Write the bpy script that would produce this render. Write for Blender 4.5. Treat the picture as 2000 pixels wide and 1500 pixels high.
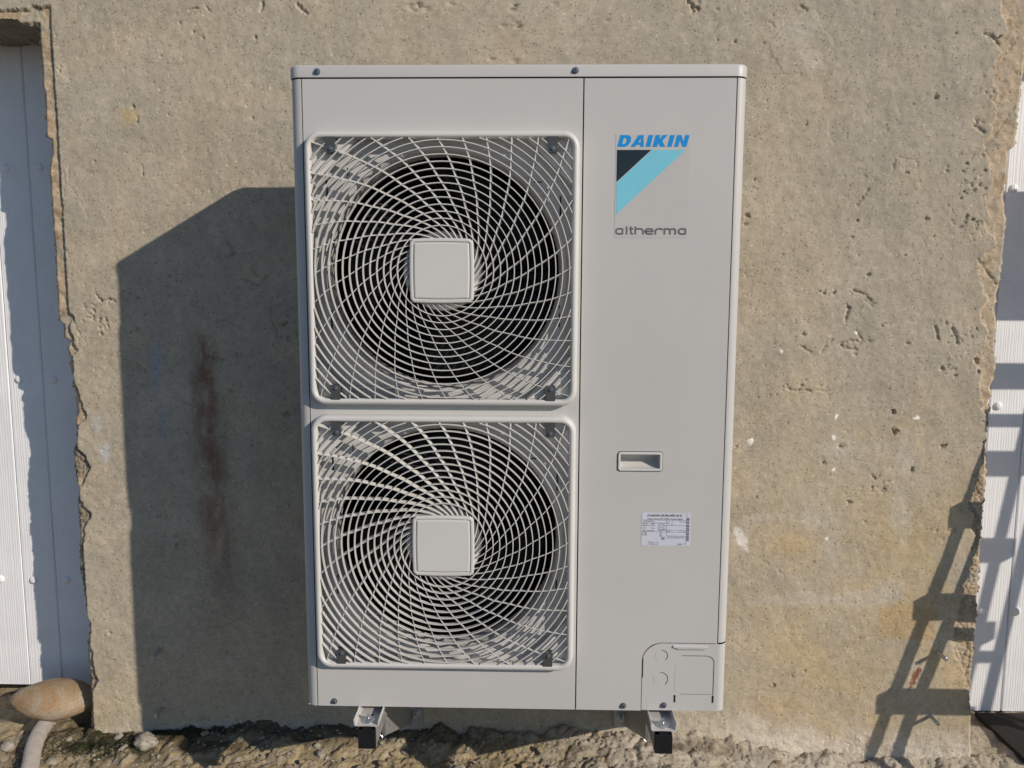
import bpy, bmesh, math, random
import numpy as np
from mathutils import Vector, Matrix

rng = random.Random(7)
nrng = np.random.default_rng(11)
scene = bpy.context.scene
for o in list(bpy.data.objects):
    bpy.data.objects.remove(o, do_unlink=True)

# ------------------------------------------------------------------ camera
CAM_POS = Vector((0.4794, -1.5932, 0.8872))
YAW, PITCH, ROLL = 0.02325, -0.11524, 0.0035
fwd = Vector((-math.sin(YAW) * math.cos(PITCH), math.cos(YAW) * math.cos(PITCH), math.sin(PITCH)))
rgt = Vector((math.cos(YAW), math.sin(YAW), 0))
upv = rgt.cross(fwd)
rgt, upv = rgt * math.cos(ROLL) + upv * math.sin(ROLL), -rgt * math.sin(ROLL) + upv * math.cos(ROLL)
cam_data = bpy.data.cameras.new('camera')
cam = bpy.data.objects.new('camera', cam_data)
scene.collection.objects.link(cam)
M = Matrix((rgt, upv, -fwd)).transposed().to_4x4()
M.translation = CAM_POS
cam.matrix_world = M
cam_data.sensor_width = 36
cam_data.lens = 36 * 1530 / 2000
cam_data.clip_start = 0.02
cam_data.clip_end = 500
scene.camera = cam
scene.render.resolution_x, scene.render.resolution_y = 1024, 768

# ------------------------------------------------------------------ sky and sun
SUN_TRAVEL = Vector((-1.302, 1.0, -0.765)).normalized()
to_sun = -SUN_TRAVEL
world = bpy.data.worlds.new('World')
scene.world = world
world.use_nodes = True
wn = world.node_tree
sky = wn.nodes.new('ShaderNodeTexSky')
sky.sky_type = 'NISHITA'
sky.sun_disc = False
sky.sun_elevation = math.asin(to_sun.z)
sky.sun_rotation = math.atan2(to_sun.x, to_sun.y)
sky.air_density = 1.0
sky.dust_density = 0.25
sky.ozone_density = 4.5
bg = wn.nodes['Background']
bg.inputs['Strength'].default_value = 0.085
wn.links.new(sky.outputs[0], bg.inputs[0])
sun_data = bpy.data.lights.new('sun', 'SUN')
sun_data.energy = 3.6
sun_data.angle = math.radians(0.53)
sun_data.color = (1.0, 0.90, 0.775)
sun = bpy.data.objects.new('sun', sun_data)
sun.rotation_euler = SUN_TRAVEL.to_track_quat('-Z', 'Y').to_euler()
scene.collection.objects.link(sun)
scene.view_settings.view_transform = 'Standard'
scene.view_settings.look = 'None'
scene.view_settings.gamma = 1
scene.view_settings.exposure = 0.0

# ------------------------------------------------------------------ helpers
COL = scene.collection
WALL_Y = 0.49
DOOR_Y = 0.72


def link(o, parent=None):
    COL.objects.link(o)
    if parent is not None:
        o.parent = parent
    return o


def tag(o, label, cat, group=None):
    o['label'] = label
    o['category'] = cat
    if group:
        o['group'] = group
    return o


def thing(name, label, cat, loc=(0, 0, 0), group=None):
    o = bpy.data.objects.new(name, None)
    o.location = loc
    link(o)
    return tag(o, label, cat, group)


def mesh_obj(name, verts, faces, mat, parent=None, smooth=False, loc=None):
    me = bpy.data.meshes.new(name)
    me.from_pydata([tuple(v) for v in verts], [], faces)
    if mat:
        me.materials.append(mat)
    if smooth:
        me.polygons.foreach_set('use_smooth', [True] * len(me.polygons))
    me.update()
    o = bpy.data.objects.new(name, me)
    if loc is not None:
        o.location = loc
    return link(o, parent)


def shared(name, me, parent=None, loc=(0, 0, 0), rot=(0, 0, 0), scale=(1, 1, 1)):
    o = bpy.data.objects.new(name, me)
    o.location = loc
    o.rotation_euler = rot
    o.scale = scale
    return link(o, parent)


class MB:
    """collects shapes for one mesh object"""
    def __init__(self):
        self.v, self.f = [], []

    def add(self, vs, fs):
        n = len(self.v)
        self.v += [tuple(p) for p in vs]
        self.f += [tuple(i + n for i in q) for q in fs]
        return self

    def box(self, x0, x1, y0, y1, z0, z1, b=0.0):
        if b <= 0:
            vs = [(x, y, z) for x in (x0, x1) for y in (y0, y1) for z in (z0, z1)]
            return self.add(vs, [(0, 1, 3, 2), (4, 6, 7, 5), (0, 4, 5, 1), (2, 3, 7, 6), (0, 2, 6, 4), (1, 5, 7, 3)])
        bm = bmesh.new()
        bmesh.ops.create_cube(bm, size=1)
        for v in bm.verts:
            v.co = ((x0 + x1) / 2 + v.co.x * (x1 - x0), (y0 + y1) / 2 + v.co.y * (y1 - y0), (z0 + z1) / 2 + v.co.z * (z1 - z0))
        bmesh.ops.bevel(bm, geom=bm.edges[:], offset=b, segments=2, affect='EDGES', profile=0.5)
        return self.bm(bm)

    def bm(self, bm):
        bm.verts.index_update()
        self.add([v.co[:] for v in bm.verts], [[v.index for v in f.verts] for f in bm.faces])
        bm.free()
        return self

    def disc_y(self, cx, cz, y0, y1, r, n=16, r2=None):
        """short cylinder along y, front at y0; r2 = radius at the front"""
        r2 = r if r2 is None else r2
        a = [2 * math.pi * i / n for i in range(n)]
        vs = [(cx + r * math.cos(t), y1, cz + r * math.sin(t)) for t in a] + [(cx + r2 * math.cos(t), y0, cz + r2 * math.sin(t)) for t in a]
        return self.add(vs, [(i, (i + 1) % n, n + (i + 1) % n, n + i) for i in range(n)] + [tuple(range(n, 2 * n)), tuple(range(n))[::-1]])

    def disc_z(self, cx, cy, z0, z1, r, n=16, rin=0):
        a = [2 * math.pi * i / n for i in range(n)]
        vs = [(cx + r * math.cos(t), cy + r * math.sin(t), z0) for t in a] + [(cx + r * math.cos(t), cy + r * math.sin(t), z1) for t in a]
        return self.add(vs, [(i, (i + 1) % n, n + (i + 1) % n, n + i) for i in range(n)] + [tuple(range(n, 2 * n)), tuple(range(n))[::-1]])

    def build(self, name, mat, parent=None, smooth=False):
        return mesh_obj(name, self.v, self.f, mat, parent, smooth)


def rrect(x0, x1, z0, z1, r, n=6):
    out = []
    for cx, cz, a0 in ((x1 - r, z1 - r, 0), (x0 + r, z1 - r, 90), (x0 + r, z0 + r, 180), (x1 - r, z0 + r, 270)):
        for i in range(n + 1):
            a = math.radians(a0 + 90 * i / n)
            out.append((cx + r * math.cos(a), cz + r * math.sin(a)))
    return out


def circle(cx, cz, r, n=96):
    return [(cx + r * math.cos(2 * math.pi * i / n), cz + r * math.sin(2 * math.pi * i / n)) for i in range(n)]


def plate_bm(outer, holes, y0, y1):
    """flat sheet facing -y with holes; edges turned back from y0 to y1"""
    bm = bmesh.new()
    edges, loops = [], []
    for lp in [outer] + list(holes):
        vs = [bm.verts.new((x, y0, z)) for x, z in lp]
        edges += [bm.edges.new((vs[i], vs[(i + 1) % len(vs)])) for i in range(len(vs))]
        loops.append(vs)
    bmesh.ops.triangle_fill(bm, edges=edges, use_beauty=True, use_dissolve=False, normal=(0, -1, 0))
    for vs in loops:
        bk = [bm.verts.new((v.co.x, y1, v.co.z)) for v in vs]
        n = len(vs)
        for i in range(n):
            bm.faces.new((vs[i], vs[(i + 1) % n], bk[(i + 1) % n], bk[i]))
    return bm


def offset_loop(lp, d):
    n = len(lp)
    out = []
    for i in range(n):
        ax, az = lp[i - 1]
        bx, bz = lp[i]
        cx, cz = lp[(i + 1) % n]
        t = Vector((cx - ax, cz - az))
        t.normalize()
        nx, nz = t.y, -t.x          # outward for a ccw loop
        out.append((bx + nx * d, bz + nz * d))
    return out


def sweep(lp, profile, cap_last=False):
    """profile [(offset outward, y)] swept along a closed ccw loop in x-z"""
    vs, fs, n = [], [], len(lp)
    for d, y in profile:
        vs += [(x, y, z) for x, z in offset_loop(lp, d)]
    for k in range(len(profile) - 1):
        for i in range(n):
            j = (i + 1) % n
            fs.append((k * n + i, k * n + j, (k + 1) * n + j, (k + 1) * n + i))
    if cap_last:
        fs.append(tuple(range((len(profile) - 1) * n, len(profile) * n)))
    return vs, fs


def tube(path, rad, seg=10, caps=True):
    """tube along a 3-D polyline; rad is a number or one per point"""
    P = [Vector(p) for p in path]
    R = rad if hasattr(rad, '__len__') else [rad] * len(P)
    vs, fs = [], []
    up = Vector((0, 0, 1))
    for i, p in enumerate(P):
        t = (P[min(i + 1, len(P) - 1)] - P[max(i - 1, 0)]).normalized()
        a = t.cross(up)
        if a.length < 1e-3:
            a = t.cross(Vector((1, 0, 0)))
        a.normalize()
        b = t.cross(a)
        for k in range(seg):
            w = 2 * math.pi * k / seg
            vs.append(tuple(p + (a * math.cos(w) + b * math.sin(w)) * R[i]))
    for i in range(len(P) - 1):
        for k in range(seg):
            fs.append((i * seg + k, i * seg + (k + 1) % seg, (i + 1) * seg + (k + 1) % seg, (i + 1) * seg + k))
    if caps:
        fs += [tuple(range(seg)), tuple(range((len(P) - 1) * seg, len(P) * seg))]
    return vs, fs


# ------------------------------------------------------------------ numpy noise
def _h(ix, iy, seed):
    n = (ix.astype(np.int64) * 374761393 + iy.astype(np.int64) * 668265263 + seed * 982451653) & 0xffffffff
    n = ((n ^ (n >> 13)) * 1274126177) & 0xffffffff
    n = ((n ^ (n >> 16)) * 2246822519) & 0xffffffff
    return ((n ^ (n >> 15)) & 0xffffff) / float(0x1000000)


def pn(x, y, seed=0):
    ix, iy = np.floor(x), np.floor(y)
    fx, fy = x - ix, y - iy
    ux, uy = fx * fx * fx * (fx * (fx * 6 - 15) + 10), fy * fy * fy * (fy * (fy * 6 - 15) + 10)

    def g(dx, dy):
        a = _h(ix + dx, iy + dy, seed) * 2 * math.pi
        return np.cos(a) * (fx - dx) + np.sin(a) * (fy - dy)
    a = g(0, 0) * (1 - ux) + g(1, 0) * ux
    b = g(0, 1) * (1 - ux) + g(1, 1) * ux
    return (a * (1 - uy) + b * uy) * 1.5


def fbm(x, y, scale, octv=4, seed=0, gain=0.5):
    s, a, t = 0, 1.0, 0
    for k in range(octv):
        f = 2.03 ** k / scale
        s = s + a * pn(x * f, y * f, seed + k * 17)
        t += a
        a *= gain
    return s / t


def worley(x, y, cell, seed=0):
    """distance to nearest and second nearest seed point (in cells) and the random id of the nearest"""
    x, y = x / cell, y / cell
    ix, iy = np.floor(x), np.floor(y)
    f1 = np.full(x.shape, 9.0)
    f2 = np.full(x.shape, 9.0)
    idv = np.zeros(x.shape)
    for dx in (-1, 0, 1):
        for dy in (-1, 0, 1):
            cx, cy = ix + dx, iy + dy
            d = np.hypot(cx + _h(cx, cy, seed) - x, cy + _h(cx, cy, seed + 5) - y)
            m = d < f1
            f2 = np.where(m, f1, np.minimum(f2, d))
            idv = np.where(m, _h(cx, cy, seed + 9), idv)
            f1 = np.where(m, d, f1)
    return f1, f2, idv


def sst(a, b, x):
    t = np.clip((x - a) / (b - a), 0, 1)
    return t * t * (3 - 2 * t)


def mix(c, d, t):
    return c * (1 - t[..., None]) + np.asarray(d) * t[..., None]


def grid_mesh(name, blocks, mat, smooth=True):
    """blocks: list of (V[r,c,3], C[r,c,3]) grids joined into one mesh with a colour attribute"""
    vs, cs, fs, n = [], [], [], 0
    for V, C in blocks:
        r, c = V.shape[:2]
        vs.append(V.reshape(-1, 3))
        cs.append(C.reshape(-1, 3))
        i = (np.arange(r - 1)[:, None] * c + np.arange(c - 1)[None, :]).ravel() + n
        fs.append(np.stack([i, i + 1, i + c + 1, i + c], 1))
        n += r * c
    v, c, f = np.concatenate(vs), np.concatenate(cs), np.concatenate(fs)
    me = bpy.data.meshes.new(name)
    me.vertices.add(len(v))
    me.vertices.foreach_set('co', v.astype(np.float32).ravel())
    me.loops.add(len(f) * 4)
    me.loops.foreach_set('vertex_index', f.astype(np.int32).ravel())
    me.polygons.add(len(f))
    me.polygons.foreach_set('loop_start', np.arange(0, len(f) * 4, 4, dtype=np.int32))
    me.polygons.foreach_set('use_smooth', np.full(len(f), smooth))
    at = me.attributes.new('Col', 'FLOAT_COLOR', 'POINT')
    at.data.foreach_set('color', np.concatenate([c, np.ones((len(c), 1))], 1).astype(np.float32).ravel())
    me.materials.append(mat)
    me.update(calc_edges=True)
    me.validate()
    return me


# ------------------------------------------------------------------ materials
def new_mat(name):
    m = bpy.data.materials.new(name)
    m.use_nodes = True
    nt = m.node_tree
    return m, nt, nt.nodes['Principled BSDF']


def N(nt, kind, **kw):
    n = nt.nodes.new(kind)
    for k, v in kw.items():
        if k in n.inputs:
            n.inputs[k].default_value = v
        else:
            setattr(n, k, v)
    return n


def plain(name, col, rough=0.5, metal=0.0, bump=0.0, bscale=300.0, var=0.0, vscale=20.0, spec=None):
    """one-colour material with slight colour variation and fine relief"""
    m, nt, b = new_mat(name)
    b.inputs['Base Color'].default_value = (*col, 1)
    b.inputs['Roughness'].default_value = rough
    b.inputs['Metallic'].default_value = metal
    if spec is not None:
        b.inputs['Specular IOR Level'].default_value = spec
    tc = N(nt, 'ShaderNodeTexCoord')
    if var > 0:
        no = N(nt, 'ShaderNodeTexNoise', Scale=vscale, Detail=5.0, Roughness=0.6)
        nt.links.new(tc.outputs['Object'], no.inputs['Vector'])
        mp = N(nt, 'ShaderNodeMapRange')
        mp.inputs['From Min'].default_value, mp.inputs['From Max'].default_value = 0.25, 0.75
        mp.inputs['To Min'].default_value, mp.inputs['To Max'].default_value = 1 - var, 1 + var
        nt.links.new(no.outputs['Fac'], mp.inputs['Value'])
        mm = N(nt, 'ShaderNodeVectorMath', operation='SCALE')
        mm.inputs[0].default_value = col
        nt.links.new(mp.outputs[0], mm.inputs['Scale'])
        nt.links.new(mm.outputs[0], b.inputs['Base Color'])
        mr = N(nt, 'ShaderNodeMapRange')
        mr.inputs['From Min'].default_value, mr.inputs['From Max'].default_value = 0.25, 0.75
        mr.inputs['To Min'].default_value, mr.inputs['To Max'].default_value = rough - 0.08, min(1, rough + 0.1)
        nt.links.new(no.outputs['Fac'], mr.inputs['Value'])
        nt.links.new(mr.outputs[0], b.inputs['Roughness'])
    if bump > 0:
        n2 = N(nt, 'ShaderNodeTexNoise', Scale=bscale, Detail=3.0)
        nt.links.new(tc.outputs['Object'], n2.inputs['Vector'])
        bp = N(nt, 'ShaderNodeBump', Strength=bump, Distance=0.001)
        nt.links.new(n2.outputs['Fac'], bp.inputs['Height'])
        nt.links.new(bp.outputs[0], b.inputs['Normal'])
    return m


def mineral(name, speck=0.5, bump=0.6, rough=0.95, fine=700.0):
    """colour attribute 'Col' with grains and fine sandy relief"""
    m, nt, b = new_mat(name)
    L = nt.links.new
    tc = N(nt, 'ShaderNodeTexCoord')
    at = N(nt, 'ShaderNodeAttribute', attribute_name='Col')
    n1 = N(nt, 'ShaderNodeTexNoise', Scale=fine, Detail=4.0, Roughness=0.7)
    n2 = N(nt, 'ShaderNodeTexNoise', Scale=60.0, Detail=8.0, Roughness=0.65)
    vo = N(nt, 'ShaderNodeTexVoronoi', Scale=330.0)
    for n in (n1, n2, vo):
        L(tc.outputs['Object'], n.inputs['Vector'])
    r1 = N(nt, 'ShaderNodeMapRange')
    for k, v in zip(('From Min', 'From Max', 'To Min', 'To Max'), (0.25, 0.75, 1 - 0.45 * speck, 1 + 0.45 * speck)):
        r1.inputs[k].default_value = v
    L(n1.outputs['Fac'], r1.inputs['Value'])
    r2 = N(nt, 'ShaderNodeMapRange')
    for k, v in zip(('From Min', 'From Max', 'To Min', 'To Max'), (0.3, 0.7, 0.86, 1.14)):
        r2.inputs[k].default_value = v
    L(n2.outputs['Fac'], r2.inputs['Value'])
    # single sand grains: a few white and a few dark ones
    sep = N(nt, 'ShaderNodeSeparateColor')
    L(vo.outputs['Color'], sep.inputs[0])
    ramp = N(nt, 'ShaderNodeValToRGB')
    e = ramp.color_ramp.elements
    ramp.color_ramp.interpolation = 'CONSTANT'
    e[0].position, e[0].color = 0.0, (0.55, 0.53, 0.5, 1)
    e[1].position, e[1].color = 0.022, (1, 1, 1, 1)
    x = e.new(0.986)
    x.color = (1.38, 1.38, 1.38, 1)
    L(sep.outputs[0], ramp.inputs['Fac'])
    m1 = N(nt, 'ShaderNodeMath', operation='MULTIPLY')
    L(r1.outputs[0], m1.inputs[0])
    L(r2.outputs[0], m1.inputs[1])
    s1 = N(nt, 'ShaderNodeVectorMath', operation='SCALE')
    L(at.outputs['Color'], s1.inputs[0])
    L(m1.outputs[0], s1.inputs['Scale'])
    mu = N(nt, 'ShaderNodeVectorMath', operation='MULTIPLY')
    L(s1.outputs[0], mu.inputs[0])
    L(ramp.outputs['Color'], mu.inputs[1])
    L(mu.outputs[0], b.inputs['Base Color'])
    b.inputs['Roughness'].default_value = rough
    b.inputs['Specular IOR Level'].default_value = 0.2
    ad = N(nt, 'ShaderNodeMath', operation='ADD')
    L(n1.outputs['Fac'], ad.inputs[0])
    L(n2.outputs['Fac'], ad.inputs[1])
    bp = N(nt, 'ShaderNodeBump', Strength=bump, Distance=0.0022)
    L(ad.outputs[0], bp.inputs['Height'])
    L(bp.outputs[0], b.inputs['Normal'])
    return m


def wood_paint(name, col):
    m, nt, b = new_mat(name)
    L = nt.links.new
    tc = N(nt, 'ShaderNodeTexCoord')
    oi = N(nt, 'ShaderNodeObjectInfo')
    mp = N(nt, 'ShaderNodeMapping')
    mp.inputs['Scale'].default_value = (1, 1, 0.035)
    ad = N(nt, 'ShaderNodeVectorMath', operation='ADD')
    cmb = N(nt, 'ShaderNodeCombineXYZ')
    ml = N(nt, 'ShaderNodeMath', operation='MULTIPLY')
    ml.inputs[1].default_value = 37.0
    L(oi.outputs['Random'], ml.inputs[0])
    L(ml.outputs[0], cmb.inputs[2])
    L(ml.outputs[0], cmb.inputs[0])
    L(tc.outputs['Object'], ad.inputs[0])
    L(cmb.outputs[0], ad.inputs[1])
    L(ad.outputs[0], mp.inputs['Vector'])
    wv = N(nt, 'ShaderNodeTexWave', Scale=42.0, Distortion=9.0, Detail=3.0)
    wv.inputs['Detail Scale'].default_value = 0.9
    L(mp.outputs[0], wv.inputs['Vector'])
    no = N(nt, 'ShaderNodeTexNoise', Scale=260.0, Detail=4.0)
    L(mp.outputs[0], no.inputs['Vector'])
    su = N(nt, 'ShaderNodeMath', operation='ADD')
    L(wv.outputs['Fac'], su.inputs[0])
    L(no.outputs['Fac'], su.inputs[1])
    bp = N(nt, 'ShaderNodeBump', Strength=0.35, Distance=0.0012)
    L(su.outputs[0], bp.inputs['Height'])
    L(bp.outputs[0], b.inputs['Normal'])
    dn = N(nt, 'ShaderNodeTexNoise', Scale=9.0, Detail=6.0)
    L(tc.outputs['Object'], dn.inputs['Vector'])
    r = N(nt, 'ShaderNodeMapRange')
    for k, v in zip(('From Min', 'From Max', 'To Min', 'To Max'), (0.3, 0.7, 0.93, 1.03)):
        r.inputs[k].default_value = v
    L(dn.outputs['Fac'], r.inputs['Value'])
    s = N(nt, 'ShaderNodeVectorMath', operation='SCALE')
    s.inputs[0].default_value = col
    L(r.outputs[0], s.inputs['Scale'])
    L(s.outputs[0], b.inputs['Base Color'])
    b.inputs['Roughness'].default_value = 0.55
    return m


MAT = {
    'wall': mineral('cement_render', speck=0.52, bump=0.62),
    'ground': mineral('rubble_ground', speck=0.8, bump=0.9, fine=500.0),
    'door': wood_paint('white_wood_paint', (0.86, 0.86, 0.88)),
    'paint': plain('ivory_powder_coat', (0.535, 0.52, 0.505), 0.42, bump=0.12, bscale=900, var=0.035, vscale=2.2),
    'plastic': plain('ivory_plastic', (0.62, 0.605, 0.58), 0.4, bump=0.05, bscale=600, var=0.03, vscale=8),
    'dark': plain('black_cavity', (0.012, 0.012, 0.013), 0.8, var=0.1),
    'gap': plain('seam_rubber', (0.03, 0.03, 0.03), 0.8, var=0.1),
    'fan': plain('dark_fan_plastic', (0.010, 0.0105, 0.012), 0.6, var=0.1, spec=0.25),
    'coil': plain('coil_fins', (0.012, 0.018, 0.024), 0.5, metal=0.3, var=0.15, vscale=60),
    'zinc': plain('zinc_plating', (0.55, 0.57, 0.60), 0.32, metal=0.9, var=0.12, vscale=90),
    'galv': plain('galvanised_steel', (0.42, 0.42, 0.40), 0.5, metal=0.55, var=0.2, vscale=60, bump=0.1),
    'bolt': plain('dull_steel', (0.20, 0.22, 0.26), 0.42, metal=0.7, var=0.2, vscale=200),
    'tab': plain('smoky_grey_plastic', (0.065, 0.068, 0.066), 0.35, var=0.06),
    'black': plain('black_plastic', (0.008, 0.008, 0.010), 0.45, var=0.1),
    'blue': plain('logo_blue', (0.004, 0.27, 0.68), 0.35, var=0.03),
    'cyan': plain('logo_light_blue', (0.20, 0.58, 0.72), 0.35, var=0.03),
    'navy': plain('logo_navy', (0.010, 0.020, 0.028), 0.3, var=0.05),
    'grey_ink': plain('logo_grey', (0.13, 0.125, 0.13), 0.5, var=0.03),
    'ink': plain('black_ink', (0.02, 0.02, 0.025), 0.6, var=0.03),
    'film': plain('sticker_film', (0.525, 0.508, 0.490), 0.35, var=0.02),
    'label': plain('silver_white_label', (0.60, 0.62, 0.70), 0.4, var=0.03),
    'alu': plain('ladder_aluminium', (0.62, 0.63, 0.65), 0.35, metal=0.9, var=0.1),
    'hose': plain('beige_grey_hose', (0.40, 0.36, 0.33), 0.5, var=0.2, vscale=40),
    'hose_groove_shade': plain('shaded_hose_groove', (0.13, 0.105, 0.09), 0.8, var=0.3, vscale=60),  # darker tone that paints in the shade between the hose ribs
    'mat': plain('dark_brown_sheet', (0.020, 0.016, 0.013), 0.95, bump=0.9, bscale=400, var=0.4, vscale=300),  # dark brown of the flat sheet below the right door
    'moss': plain('dark_moss', (0.030, 0.034, 0.012), 0.95, var=0.4, vscale=90),
}

# ================================================================== THE WALL
# measured outlines on the wall face, as (x, z) in metres
LEFT_EDGE = [(-0.8004, 1.5692), (-0.8011, 1.5389), (-0.8010, 1.4817), (-0.8017, 1.4126), (-0.7987, 1.3972), (-0.8002, 1.3352), (-0.8018, 1.2923), (-0.7872, 1.2870), (-0.7870, 1.2492), (-0.7949, 1.2335), (-0.7984, 1.2020), (-0.7991, 1.1505), (-0.7976, 1.0708), (-0.7975, 1.0105), (-0.7987, 0.9295), (-0.7980, 0.8765), (-0.8010, 0.8108), (-0.7864, 0.7984), (-0.7872, 0.7654), (-0.7723, 0.7571), (-0.7807, 0.7364), (-0.7739, 0.7114), (-0.7772, 0.6822), (-0.7689, 0.6571), (-0.7725, 0.6236), (-0.7639, 0.6026), (-0.7621, 0.5646), (-0.7699, 0.5306), (-0.7723, 0.4710), (-0.7822, 0.4495), (-0.7807, 0.4281), (-0.7765, 0.3591), (-0.7690, 0.3419), (-0.7783, 0.3071), (-0.7759, 0.2547), (-0.7738, 0.2197), (-0.7799, 0.1903), (-0.7811, 0.1018), (-0.7754, 0.0544), (-0.7718, 0.0186), (-0.7762, -0.0054), (-0.7638, -0.0413), (-0.7745, -0.1199), (-0.7731, -0.1930), (-0.7739, -0.2543), (-0.7699, -0.2850), (-0.7807, -0.3657), (-0.7812, -0.4721)]
LEFT_COAT = [(-0.7632, 1.5842), (-0.7790, 1.5691), (-0.7746, 1.5350), (-0.7764, 1.5083), (-0.7741, 1.4816), (-0.7891, 1.4203), (-0.7830, 1.3894), (-0.7900, 1.3662), (-0.7845, 1.3273), (-0.7703, 1.2961), (-0.7761, 1.2491), (-0.7918, 1.2177), (-0.7822, 1.1782), (-0.7758, 1.1505), (-0.7890, 1.1174), (-0.7948, 1.0708), (-0.7812, 1.0266), (-0.7835, 0.9701), (-0.7754, 0.9458), (-0.7828, 0.8969), (-0.7628, 0.8397), (-0.7535, 0.8109), (-0.7697, 0.7985), (-0.7513, 0.7572), (-0.7448, 0.7282), (-0.7598, 0.7115), (-0.7616, 0.6614), (-0.7444, 0.5984), (-0.7301, 0.5563), (-0.7399, 0.5350), (-0.7540, 0.5137), (-0.7539, 0.4924), (-0.7697, 0.4667), (-0.7574, 0.4582), (-0.7400, 0.4412), (-0.7251, 0.4055), (-0.7468, 0.3766), (-0.7625, 0.3535), (-0.7622, 0.3130), (-0.7328, 0.2784), (-0.7529, 0.2316), (-0.7677, 0.1787), (-0.7768, 0.1256), (-0.7725, 0.0544), (-0.7707, -0.0113), (-0.7551, -0.0412), (-0.7587, -0.1015), (-0.7447, -0.2109), (-0.7684, -0.2604), (-0.7747, -0.3656), (-0.7812, -0.4721)]
LINTEL_EDGE = [(-0.8915, 1.5887), (-0.8514, 1.5872), (-0.8441, 1.5758), (-0.8016, 1.5705)]
LINTEL_COAT = [(-0.8901, 1.6076), (-0.8502, 1.6036), (-0.8139, 1.6058), (-0.8090, 1.6184), (-0.7611, 1.6168)]
RIGHT_EDGE = [(1.7270, 1.6174), (1.7301, 1.4947), (1.7236, 1.3803), (1.7226, 1.2745), (1.7050, 1.2517), (1.7068, 1.1930), (1.7011, 1.1468), (1.7122, 1.0849), (1.7124, 1.0120), (1.7095, 0.9438), (1.7055, 0.8910), (1.6977, 0.8538), (1.7082, 0.8178), (1.7071, 0.7602), (1.7153, 0.6833), (1.7023, 0.6425), (1.7076, 0.6248), (1.7012, 0.6016), (1.7092, 0.5838), (1.7041, 0.5604), (1.7037, 0.4915), (1.7123, 0.4081), (1.7111, 0.3295), (1.7094, 0.2587), (1.7103, 0.1874), (1.7116, 0.0910), (1.7132, 0.0082), (1.7124, -0.0401), (1.7130, -0.1285), (1.7112, -0.2029), (1.7139, -0.2628), (1.7226, -0.4293)]
RIGHT_COAT = [(1.6576, 1.6179), (1.6594, 1.5934), (1.6779, 1.5492), (1.6539, 1.5297), (1.6506, 1.4356), (1.6571, 1.3806), (1.6475, 1.3000), (1.6356, 1.2493), (1.6591, 1.2084), (1.6647, 1.1674), (1.6476, 1.1159), (1.6628, 1.0485), (1.6911, 1.0172), (1.6508, 0.9963), (1.6440, 0.9437), (1.6623, 0.9068), (1.6608, 0.8537), (1.6663, 0.8311), (1.6787, 0.7870), (1.6569, 0.7196), (1.6666, 0.6383), (1.6838, 0.5837), (1.6940, 0.5149), (1.6854, 0.4455), (1.6676, 0.3713), (1.6673, 0.3150), (1.6833, 0.2812), (1.6802, 0.1871), (1.6690, 0.0905), (1.6521, -0.0072), (1.6458, -0.0807), (1.6783, -0.1290), (1.6990, -0.2285), (1.7122, -0.2778), (1.7226, -0.4293)]
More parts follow.
